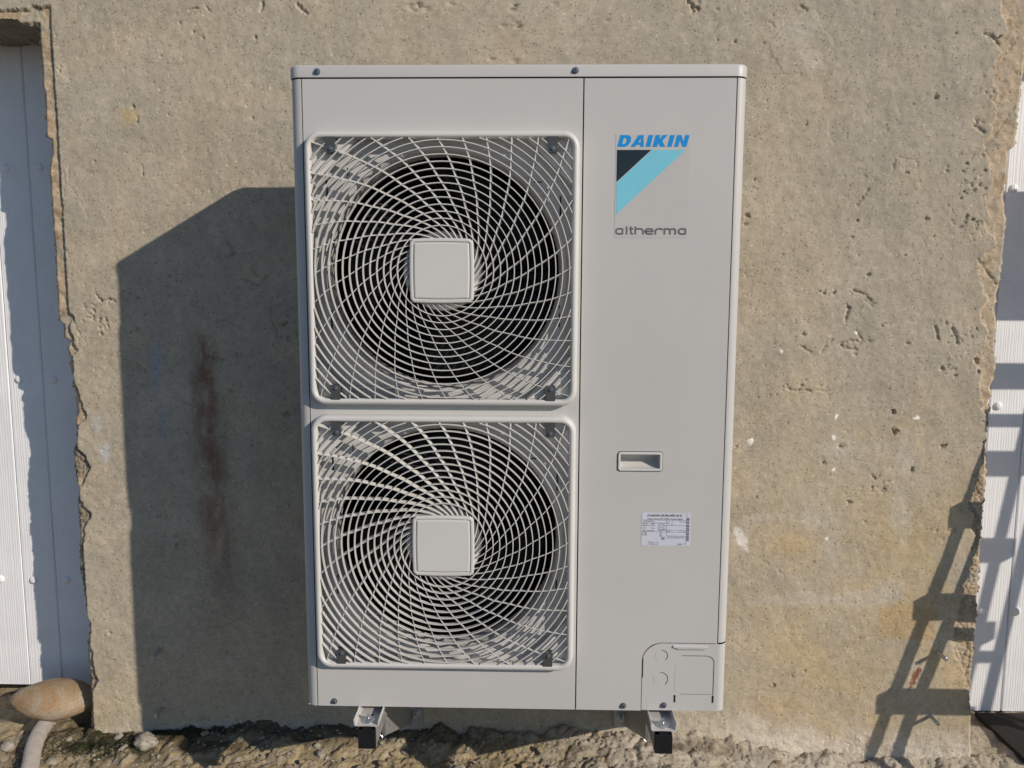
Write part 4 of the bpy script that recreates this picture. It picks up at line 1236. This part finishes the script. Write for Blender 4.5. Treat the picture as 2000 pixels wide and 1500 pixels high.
ring_me = []
r = 0.0895
while r < 0.345:
    m = MB()
    na = 288
    run, runs = [], []
    for i in range(na + 1):
        a = 2 * math.pi * i / na + 0.785398
        p = (r * math.cos(a), r * math.sin(a))
        if inside(*p):
            run.append(p)
        elif run:
            runs.append(run)
            run = []
    if run:
        runs.append(run)
    for rn in runs:
        if len(rn) > 3:
            vs, fs = ribbon_solid(rn, 0.0018, -0.0205, -0.0118)
            me = bpy.data.meshes.new('ring')
            me.from_pydata(vs, [], fs)
            me.materials.append(MAT['plastic'])
            ring_me.append(me)
    r += 0.01377


def grille(i, c):
    lp = rrect(-GH, GH, -GH, GH, 0.033, 8)
    vs, fs = sweep(lp, [(0.001, 0.0), (0.0, -0.012), (-0.0015, -0.0175), (-0.0045, -0.0205), (-0.0085, -0.0212), (-0.0115, -0.0203), (-0.0132, -0.018), (-0.0142, -0.004), (-0.0108, 0.002)])
    g = mesh_obj('grille_frame', vs, fs, MAT['plastic'], unit, True, (c[0], 0, c[1]))
    g['label'] = ('upper' if i == 0 else 'lower') + ' square fan grille with spiral vanes'
    for me in ring_me:
        shared('ring', me, g)
    for q in range(4):
        for me in vane_me:
            shared('vane', me, g, (0, 0, 0), (0, -q * math.pi / 2, 0))
    # hub: a shallow cone behind the roots of the vanes, and the square centre cap
    m = MB()
    m.disc_y(0, 0, -0.0085, -0.002, 0.080, 40, 0.078)
    m.build('hub_plate', MAT['plastic'], g)
    h = 0.0625
    cp = []
    for (ax, az), (bx, bz) in (((h, -h), (h, h)), ((h, h), (-h, h)), ((-h, h), (-h, -h)), ((-h, -h), (h, -h))):
        for t in np.linspace(0.05, 0.95, 12):
            bul = 1 + 0.030 * (1 - (2 * t - 1) ** 2)
            cp.append(((ax + (bx - ax) * t) * (bul if ax == bx else 1), (az + (bz - az) * t) * (bul if az == bz else 1)))
    vs, fs = sweep(cp, [(0.0, -0.005), (0.0, -0.0225), (-0.0012, -0.0242), (-0.0030, -0.0248), (-0.0060, -0.0248), (-0.0070, -0.0222), (-0.0084, -0.0222), (-0.0096, -0.0247), (-0.0112, -0.0254)], True)
    cap = mesh_obj('centre_cap', vs, fs, MAT['plastic'], g)
    # corner gussets with the smoky clips
    for sx, sz in ((-1, 1), (1, 1), (-1, -1), (1, -1)):
        L = 0.088 if (sx, sz) != (-1, -1) else 0.070
        k = GI - 0.001
        tri = [(sx * k, sz * k), (sx * (k - L), sz * k), (sx * (k - L * .62), sz * (k - L * .38)), (sx * (k - L * .30), sz * (k - L * .70)), (sx * k, sz * (k - L))]
        m = MB().bm(plate_bm(tri, [], -0.0040, 0.004))
        gs = m.build('corner_gusset', MAT['plastic'], g)
        cx, cz = sx * (GI - 0.040), sz * (GI - 0.0135)
        m = MB()
        top, bot_ = (cz + 0.015, cz - 0.015)
        o_ = 0.0105
        m.add([(cx - o_, -0.0216 if sz > 0 else -0.0210, top), (cx + o_, -0.0216 if sz > 0 else -0.0210, top), (cx + o_ * .9, -0.0210 if sz > 0 else -0.0216, bot_), (cx - o_ * .8, -0.0210 if sz > 0 else -0.0216, bot_),
               (cx - o_, -0.006, top), (cx + o_, -0.006, top), (cx + o_ * .9, -0.006, bot_), (cx - o_ * .8, -0.006, bot_)],
              [(0, 1, 2, 3), (0, 1, 5, 4), (1, 2, 6, 5), (2, 3, 7, 6), (3, 0, 4, 7)])
        m.build('clip', MAT['tab'], g)
        shared('screw', SCREW, g, (cx + 0.001, -0.0208, cz - sz * 0.008), (0, 0, 0), (0.8, 0.8, 0.8))
    # slots pressed in the panel behind the grille
    m = MB()
    for x, z, w, h_ in ((-.236, .165, .0018, .016), (-.193, .198, .0011, .008), (.236, .130, .0016, .02), (.236, -.09, .0016, .022), (-.232, -.10, .0020, .02), (.19, .178, .008, .0011), (-.135, -.205, .007, .0011)):
        m.box(x - w, x + w, DISH - 0.0006, DISH + 0.001, z - h_, z + h_)
    m.build('panel_slots', MAT['black'], g)
    m = MB()
    m.box(-.250, -.10, 0.004, DISH, -.2395, -.2378)
    m.box(-.1017, -.10, 0.004, DISH, -.2605, -.2395)
    m.build('panel_rib', MAT['plastic'], g)
    # rounded inlet ring round the hole
    prof = [(0.2515, DISH - 0.0004), (0.2490, DISH - 0.0012), (0.2460, DISH), (0.2420, DISH + 0.004), (0.2385, DISH + 0.012), (0.2365, DISH + 0.025), (0.2360, DISH + 0.055)]
    n, vs, fs = 96, [], []
    for rr_, y in prof:
        vs += [(rr_ * math.cos(2 * math.pi * t / n), y, rr_ * math.sin(2 * math.pi * t / n)) for t in range(n)]
    for k in range(len(prof) - 1):
        fs += [(k * n + t, k * n + (t + 1) % n, (k + 1) * n + (t + 1) % n, (k + 1) * n + t) for t in range(n)]
    mesh_obj('inlet_ring', vs, fs, MAT['paint'], g, True)
    return g


for i, c in enumerate(FC):
    grille(i, c)
    # the fan itself
    hub = MB().disc_y(0, 0, 0.055, 0.125, 0.060, 28, 0.052).build('fan', MAT['fan'], unit, False)
    hub.location = (c[0], 0, c[1])
    for b in range(3):
        vs, fs = [], []
        nr, nt = 9, 12
        for ir in range(nr):
            rr_ = 0.050 + 0.176 * ir / (nr - 1)
            for it in range(nt):
                t = it / (nt - 1)
                sweep_a = math.radians((26 + 66 * (ir / (nr - 1)) ** 0.8) * (t - 0.35) + 18 * ir / (nr - 1))
                a = sweep_a + math.radians(120 * b + 25 + 40 * i)
                vs.append((rr_ * math.cos(a), 0.120 - 0.055 * t + 0.012 * math.sin(math.pi * t), rr_ * math.sin(a)))
        for ir in range(nr - 1):
            for it in range(nt - 1):
                q = ir * nt + it
                fs.append((q, q + 1, q + nt + 1, q + nt))
        bl = mesh_obj('blade', vs, fs, MAT['fan'], hub, True)
        bl.modifiers.new('thick', 'SOLIDIFY').thickness = 0.003

# --- feet
ARMS = (0.1410, 0.7620)
for cx in ARMS:
    U = [(-.026, .0), (-.0275, -.002), (-.0262, -.0135), (-.0235, -.0162), (.0235, -.0162), (.0262, -.0135), (.0275, -.002), (.026, 0), (.0245, -.002), (.0236, -.0125), (.0218, -.0142), (-.0218, -.0142), (-.0236, -.0125), (-.0245, -.002)]
    n = len(U)
    vs = [(cx + x, y, z + 0.0005) for y in (-0.052, UD - 0.01) for x, z in U]
    foot = mesh_obj('foot', vs, [(i, (i + 1) % n, n + (i + 1) % n, n + i) for i in range(n)] + [tuple(range(n)), tuple(range(n, 2 * n))], MAT['paint'], unit)
    m = MB().disc_z(cx, -0.033, -0.0138, -0.0120, 0.0135, 28)
    m.disc_z(cx, -0.033, -0.0121, -0.0060, 0.0075, 6)
    m.disc_z(cx, -0.033, -0.0061, 0.0005, 0.0040, 14)
    m.build('foot_bolt', MAT['zinc'], foot)
    MB().disc_z(cx + 0.004, -0.010, -0.0139, -0.01365, 0.0035, 14).build('foot_hole', MAT['black'], foot)

# ================================================================== WALL BRACKETS
for i, cx in enumerate(ARMS):
    s = 1 if i == 0 else -1
    b = thing('wall_bracket', 'galvanised bracket with black end cap under the ' + ('pipe cover side of the unit' if i else 'fan side of the unit'), 'bracket', (cx, WALL_Y, -0.3), 'brackets carrying the unit')
    L = lambda o: setattr(o, 'location', (-cx, -WALL_Y, 0.3)) or o
    z1, z0 = -0.0155, -0.0620
    m = MB()
    w, t = 0.0190, 0.0025
    m.box(cx - w, cx - w + t, -0.044, WALL_Y - 0.001, z0, z1)
    m.box(cx + w - t, cx + w, -0.044, WALL_Y - 0.001, z0, z1)
    m.box(cx - w + t, cx + w - t, -0.044, WALL_Y - 0.001, z0, z0 + t)
    m.box(cx - w + t, cx - w + t + 0.008, -0.044, WALL_Y - 0.001, z1 - t, z1)
    m.box(cx + w - t - 0.008, cx + w - t, -0.044, WALL_Y - 0.001, z1 - t, z1)
    arm = L(m.build('arm', MAT['galv'], b))
    m = MB()
    m.box(cx - 0.0182, cx + 0.0182, -0.0535, -0.043, -0.0650, -0.0235, 0.0012)
    m.add([(cx - .0105, -.0540, -.0240), (cx + .0105, -.0540, -.0240), (cx + .0085, -.0540, -.0152), (cx - .0085, -.0540, -.0152),
           (cx - .0105, -.044, -.0240), (cx + .0105, -.044, -.0240), (cx + .0085, -.044, -.0152), (cx - .0085, -.044, -.0152)],
          [(0, 1, 2, 3), (0, 1, 5, 4), (1, 2, 6, 5), (2, 3, 7, 6), (3, 0, 4, 7)])
    L(m.build('end_cap', MAT['black'], b))
    m = MB().disc_z(cx, -0.030, -0.0720, -0.0615, 0.0075, 6)
    m.disc_z(cx, -0.030, -0.0780, -0.0715, 0.0040, 12)
    L(m.build('nut', MAT['zinc'], b))
    # triangular web with a folded front edge
    gxp = cx + s * 0.0100
    poly = [(0.092, -0.0610), (0.092, -0.122), (0.105, -0.128), (WALL_Y - 0.004, -0.318), (WALL_Y - 0.004, -0.0610)]
    n = len(poly)
    vs = [(gxp + dx, y, z) for dx in (-0.0015, 0.0015) for y, z in poly]
    web = L(mesh_obj('web', vs, [tuple(range(n)), tuple(range(n, 2 * n))] + [(k, (k + 1) % n, n + (k + 1) % n, n + k) for k in range(n)], MAT['galv'], b))
    m = MB().box(gxp - 0.006, gxp + 0.002, 0.088, 0.0918, -0.118, -0.0612, 0.001)
    m.add(*tube([(gxp - 0.010, 0.090, -0.119), (gxp - 0.004, 0.090, -0.124), (gxp + 0.001, 0.090, -0.118)], 0.0022, 6))
    L(m.build('folded_edge', MAT['zinc'], b))
    # wall flange with its bolt
    fx0, fx1 = sorted((gxp - s * 0.004, gxp + s * 0.034))
    m = MB().box(fx0, fx1, WALL_Y - 0.010, WALL_Y - 0.005, -0.318, -0.03, 0.001)
    L(m.build('wall_flange', MAT['galv'], b))
    m = MB().disc_y((fx0 + fx1) / 2, -0.285, WALL_Y - 0.0125, WALL_Y - 0.009, 0.011, 20)
    m.disc_y((fx0 + fx1) / 2, -0.285, WALL_Y - 0.020, WALL_Y - 0.012, 0.0085, 6)
    m.disc_y((fx0 + fx1) / 2, -0.285, WALL_Y - 0.034, WALL_Y + 0.02, 0.0045, 10)
    L(m.build('wall_bolt', MAT['zinc'], b))

# ================================================================== STUDS IN THE WALL
for x, z, lab in ((-0.5608, -0.1171, 'upper steel stud in the wall within the shadow of the unit'), (-0.5607, -0.2896, 'lower steel stud in the wall within the shadow of the unit'),
                  (1.6061, -0.0900, 'upper steel stud in the wall within the shadow of the ladder'), (1.5968, -0.2751, 'lower steel stud in the wall within the shadow of the ladder')):
    path, rad = [], []
    for k in range(46):
        path.append((x, WALL_Y + 0.03 - k * 0.0016, z))
        rad.append(0.0056 if k % 2 else 0.0050)
    path.append((x, path[-1][1] - 0.0006, z))
    rad.append(0.0042)
    vs, fs = tube(path, rad, 12)
    tag(mesh_obj('threaded_stud', vs, fs, MAT['zinc'], None), lab, 'stud', 'studs left in the wall')

# ================================================================== ROCK AND HOSE
def lump(name, size, mat, seed, amp=0.12, sub=4, parent=None, flat=0.0):
    bm = bmesh.new()
    bmesh.ops.create_icosphere(bm, subdivisions=sub, radius=1)
    co = np.array([v.co[:] for v in bm.verts])
    d = 1 + amp * fbm(co[:, 0] + seed, co[:, 1] + 0.7 * co[:, 2], 0.9, 4, seed) + amp * 0.6 * fbm(co[:, 2] + seed, co[:, 0] - co[:, 1] * .6, 0.5, 4, seed + 3)
    co = co * d[:, None]
    co = np.sign(co) * np.abs(co) ** (1 - flat) * np.array(size)
    for v, c in zip(bm.verts, co):
        v.co = c
    me = bpy.data.meshes.new(name)
    bm.to_mesh(me)
    bm.free()
    me.polygons.foreach_set('use_smooth', [sub > 2] * len(me.polygons))
    me.materials.append(mat)
    return me


def rock_mat(name, c1, c2, c3, sc=12.0):
    m_, nt, b_ = new_mat(name)
    Lk = nt.links.new
    tc = N(nt, 'ShaderNodeTexCoord')
    n1 = N(nt, 'ShaderNodeTexNoise', Scale=sc, Detail=6.0, Roughness=0.65, Distortion=1.2)
    n2 = N(nt, 'ShaderNodeTexNoise', Scale=sc * 18, Detail=5.0, Roughness=0.7)
    Lk(tc.outputs['Object'], n1.inputs['Vector'])
    Lk(tc.outputs['Object'], n2.inputs['Vector'])
    rp = N(nt, 'ShaderNodeValToRGB')
    rp.color_ramp.elements[0].position, rp.color_ramp.elements[0].color = 0.34, (*c1, 1)
    rp.color_ramp.elements[1].position, rp.color_ramp.elements[1].color = 0.66, (*c3, 1)
    rp.color_ramp.elements.new(0.5).color = (*c2, 1)
    Lk(n1.outputs['Fac'], rp.inputs['Fac'])
    r_ = N(nt, 'ShaderNodeMapRange')
    for k, v_ in zip(('From Min', 'From Max', 'To Min', 'To Max'), (0.3, 0.7, 0.72, 1.25)):
        r_.inputs[k].default_value = v_
    Lk(n2.outputs['Fac'], r_.inputs['Value'])
    s_ = N(nt, 'ShaderNodeVectorMath', operation='SCALE')
    Lk(rp.outputs['Color'], s_.inputs[0])
    Lk(r_.outputs[0], s_.inputs['Scale'])
    Lk(s_.outputs[0], b_.inputs['Base Color'])
    b_.inputs['Roughness'].default_value = 0.75
    bp = N(nt, 'ShaderNodeBump', Strength=0.5, Distance=0.002)
    Lk(n2.outputs['Fac'], bp.inputs['Height'])
    Lk(bp.outputs[0], b_.inputs['Normal'])
    return m_


RM = rock_mat('ochre_cobble', (0.34, 0.19, 0.085), (0.34, 0.25, 0.155), (0.38, 0.325, 0.25), 11.0)
SM = rock_mat('rubble_stone', (0.25, 0.185, 0.105), (0.34, 0.265, 0.165), (0.42, 0.36, 0.27), 40.0)
PM = rock_mat('pale_rubble', (0.24, 0.205, 0.155), (0.36, 0.32, 0.26), (0.46, 0.42, 0.35), 60.0)
rock_me = lump('rock', (0.124, 0.070, 0.046), RM, 5, 0.07, 5)
for v_ in rock_me.vertices:                    # taper both ends to blunt points
    q_ = min(1.0, abs(v_.co.x) / 0.128)
    k_ = 1.06 - 0.42 * q_ ** 2.2
    v_.co.y *= k_
    v_.co.z *= k_
rock = bpy.data.objects.new('rock', rock_me)
rock.location = (-0.900, 0.545, -0.296)
rock.rotation_euler = (0.12, 0.10, 0.22)
link(rock)
tag(rock, 'smooth rounded ochre cobblestone lying on a hose before the door', 'rock')
# corrugated hose running out from under the rock
ctrl = [(-0.930, 0.60, -0.345), (-0.922, 0.56, -0.345), (-0.914, 0.517, -0.350), (-0.899, 0.449, -0.352), (-0.872, 0.383, -0.358), (-0.838, 0.322, -0.364), (-0.81, 0.24, -0.375), (-0.80, 0.10, -0.40), (-0.84, -0.10, -0.42), (-0.98, -0.35, -0.43), (-1.3, -0.6, -0.43)]
cp = np.array(ctrl)
tt = np.linspace(0, len(ctrl) - 1, 900)
sm = np.stack([np.interp(tt, range(len(ctrl)), cp[:, k]) for k in range(3)], 1)
kr = np.hanning(141)
kr /= kr.sum()
smp = np.concatenate([np.repeat(sm[:1], 70, 0), sm, np.repeat(sm[-1:], 70, 0)])
sm = np.stack([np.convolve(smp[:, k], kr, 'valid') for k in range(3)], 1)
ln = np.concatenate([[0], np.cumsum(np.linalg.norm(np.diff(sm, axis=0), axis=1))])
nr = int(ln[-1] / 0.0014)
ss = np.linspace(0, ln[-1], nr)
path = np.stack([np.interp(ss, ln, sm[:, k]) for k in range(3)], 1)
zg = ground_fields(path[:, 0], path[:, 1])[0]
path[:, 2] = np.maximum(path[:, 2], np.convolve(np.pad(zg, 60, 'edge'), np.ones(121) / 121, 'valid') + 0.014)
rad = 0.0188 + 0.0030 * np.sign(np.sin(2 * math.pi * ss / 0.0070))
vs, fs = tube([tuple(q) for q in path], list(rad), 18)
hose = mesh_obj('hose', vs, fs, MAT['hose'], None, False)
hose.data.materials.append(MAT['hose_groove_shade'])
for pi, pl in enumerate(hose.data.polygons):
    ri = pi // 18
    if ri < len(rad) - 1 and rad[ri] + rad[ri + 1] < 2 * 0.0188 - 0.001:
        pl.material_index = 1  # groove faces get the painted shade colour
tag(hose, 'grey corrugated hose coming out from under the rounded rock', 'hose')

# ================================================================== LOOSE STONES, GRAVEL, MOSS
variants = [lump('stone', (1, rng.uniform(.7, .95), rng.uniform(.55, .8)), SM if k % 3 else PM, 20 + k, 0.5, 3, flat=0.15) for k in range(7)]
for me in variants:
    me.polygons.foreach_set('use_smooth', [False] * len(me.polygons))
k = 0
while k < 48:
    x, y = rng.uniform(-1.02, 1.25), rng.uniform(0.33, 0.475)
    if math.hypot(x + 0.93, (y - 0.45)) < 0.10 or (x < -0.85 and y < 0.45):
        continue
    s = rng.uniform(0.006, 0.012) * (1.5 if rng.random() < 0.22 else 1)
    if x > 0.85:
        s *= 0.6
    o = shared('stone', rng.choice(variants), None, (x, y, gz_at(x, y) + s * 0.25), (rng.uniform(-.5, .5), rng.uniform(-.5, .5), rng.uniform(0, 6)), (s * rng.uniform(.8, 1.3), s, s * rng.uniform(.7, 1.1)))
    tag(o, 'small rough stone lying in the rubble along the wall foot', 'stone', 'loose stones along the wall foot')
    k += 1
for x, y, s, me, lab in ((-0.575, 0.420, 0.031, 1, 'pale porous chunk of concrete at the wall foot below the studs'), (-0.965, 0.420, 0.020, 3, 'small grey pebble beside the corrugated hose')):
    o = bpy.data.objects.new('stone', lump('stone', (s, s * .8, s * .75), PM, 60 + me, 0.35 if me == 1 else 0.12, 4))
    o.location = (x, y, gz_at(x, y) + s * 0.35)
    link(o)
    tag(o, lab, 'stone')
m = MB()
for k in range(2400):
    x = rng.uniform(-1.1, 2.0)
    y = rng.uniform(0.26, 0.487) if rng.random() < .92 or x > -.8 else rng.uniform(.5, .7)
    s = abs(rng.gauss(0, 0.0022)) + 0.0012
    if -0.9 < x < -0.45 and y > 0.39:
        continue
    if x > 1.0:
        s *= 0.75
    a = rng.uniform(0, 6.3)
    ca, sa = math.cos(a), math.sin(a)
    pts = [(1, 0, 0), (0.2, .9, .1), (-.9, .2, 0), (-.1, -.8, .1), (0.1, 0.05, .8), (0, 0, -.6)]
    z = 0
    m.add([(x + s * (px * ca - py * sa) * 1.2, y + s * (px * sa + py * ca), s * (pz + .1) + z) for px, py, pz in pts], [(0, 1, 4), (1, 2, 4), (2, 3, 4), (3, 0, 4), (1, 0, 5), (2, 1, 5), (3, 2, 5), (0, 3, 5)])
va = np.array(m.v)
cen = va.reshape(-1, 6, 3).mean(1)
va[:, 2] += np.repeat(ground_fields(cen[:, 0], cen[:, 1])[0], 6)
gr = mesh_obj('gravel', va.tolist(), m.f, PM)
gr['kind'] = 'stuff'
tag(gr, 'fine gravel and grit scattered along the wall foot', 'gravel')
m = MB()
for k in range(5200):
    if rng.random() < .75:
        x, y = rng.gauss(-0.72, 0.075), rng.gauss(0.430, 0.020)
    else:
        x, y = rng.gauss(-0.50, 0.10), rng.gauss(0.474, 0.008)
    a, h_ = rng.uniform(0, 6.3), rng.uniform(0.002, 0.007)
    w_ = 0.0011
    tx, ty = rng.gauss(0, .003), rng.gauss(0, .003)
    m.add([(x - w_ * math.cos(a), y - w_ * math.sin(a), 0), (x + w_ * math.cos(a), y + w_ * math.sin(a), 0), (x + tx, y + ty, h_)], [(0, 1, 2)])
va = np.array(m.v)
va[:, 2] += ground_fields(va[:, 0], va[:, 1])[0] - 0.0005
ms = mesh_obj('moss', va.tolist(), m.f, MAT['moss'])
ms['kind'] = 'stuff'
tag(ms, 'dark green moss in the cracks below the wall edge', 'moss')

# ================================================================== DARK SHEET AND LADDER AT THE RIGHT DOOR
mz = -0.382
sheet_ = MB().box(1.845, 2.50, 0.455, 0.705, mz - 0.012, mz + 0.002, 0.003).build('dark_sheet', MAT['mat'])  # flat sheet standing in for the dark area below the door
tag(sheet_, 'dark brown sheet on the ground below the right plank door', 'mat')

D0, LEAN = 0.43, 0.2083
def lad(x_base, flare, z, dy=0.0):
    return Vector((x_base + flare * (z + 0.42), WALL_Y - D0 + LEAN * (z + 0.42) + dy, z))


ladder = thing('step_ladder', 'folded aluminium step ladder leaning over the door, casting its shadow', 'ladder', (2.2, WALL_Y - D0, -0.44))


def lpart(name, m, mat='alu', parent=None):
    o = m.build(name, MAT[mat], parent or ladder)
    if parent is None:
        o.location = (-2.2, -(WALL_Y - D0), 0.44)
    return o


XA, FA, XB, FB = 1.892, 0.080, 2.585, -0.095
gzl = gz_at(1.87, 0.05)
zt_f, zt_r = 1.80, 1.28
for xb, fl, sg in ((XA, FA, -1), (XB, FB, 1)):
    lpart('stile', MB().add(*tube([lad(xb, fl, gzl + .03), lad(xb, fl, zt_f)], 0.0122, 14)))
    lpart('rear_leg', MB().add(*tube([lad(xb, fl, gzl + .03, 0.066), lad(xb, fl, zt_r, 0.066)], 0.0122, 14)))
    for dy, w in ((0, .036), (0.066, .036)):
        p = lad(xb, fl, gzl + .02, dy)
        lpart('rubber_foot', MB().box(p.x - .018, p.x + .018, p.y - w / 2, p.y + w / 2, gzl - 0.006, gzl + 0.05, 0.004), 'black')
for k, z in enumerate((-0.190, 0.045, 0.281, 0.506, 0.735, 0.960)):
    a, b = lad(XA, FA, z), lad(XB, FB, z)
    m = MB().box(a.x - 0.030, b.x + 0.030, a.y - 0.016, a.y + 0.016, z - 0.052, z + 0.004, 0.002)
    lpart('step', m)
for z in (0.15, 0.78):
    a, b = lad(XA, FA, z, 0.07), lad(XB, FB, z, 0.07)
    lpart('rear_rung', MB().box(a.x, b.x, a.y - 0.012, a.y + 0.012, z - 0.012, z + 0.012, 0.002))
a, b = lad(XA, FA, 1.06), lad(XB, FB, 1.36)
m = MB()
p0, p1, q0, q1 = lad(XA, FA, 1.06), lad(XB, FB, 1.06), lad(XA, FA, 1.36), lad(XB, FB, 1.36)
off = Vector((0, 0.034, 0))
vs = [tuple(p + off * s_) for s_ in (0.85, 1.6) for p in (p0, p1, q1, q0)]
m.add(vs, [(0, 1, 2, 3), (4, 5, 6, 7)] + [(k, (k + 1) % 4, 4 + (k + 1) % 4, 4 + k) for k in range(4)])
lpart('folded_platform', m)
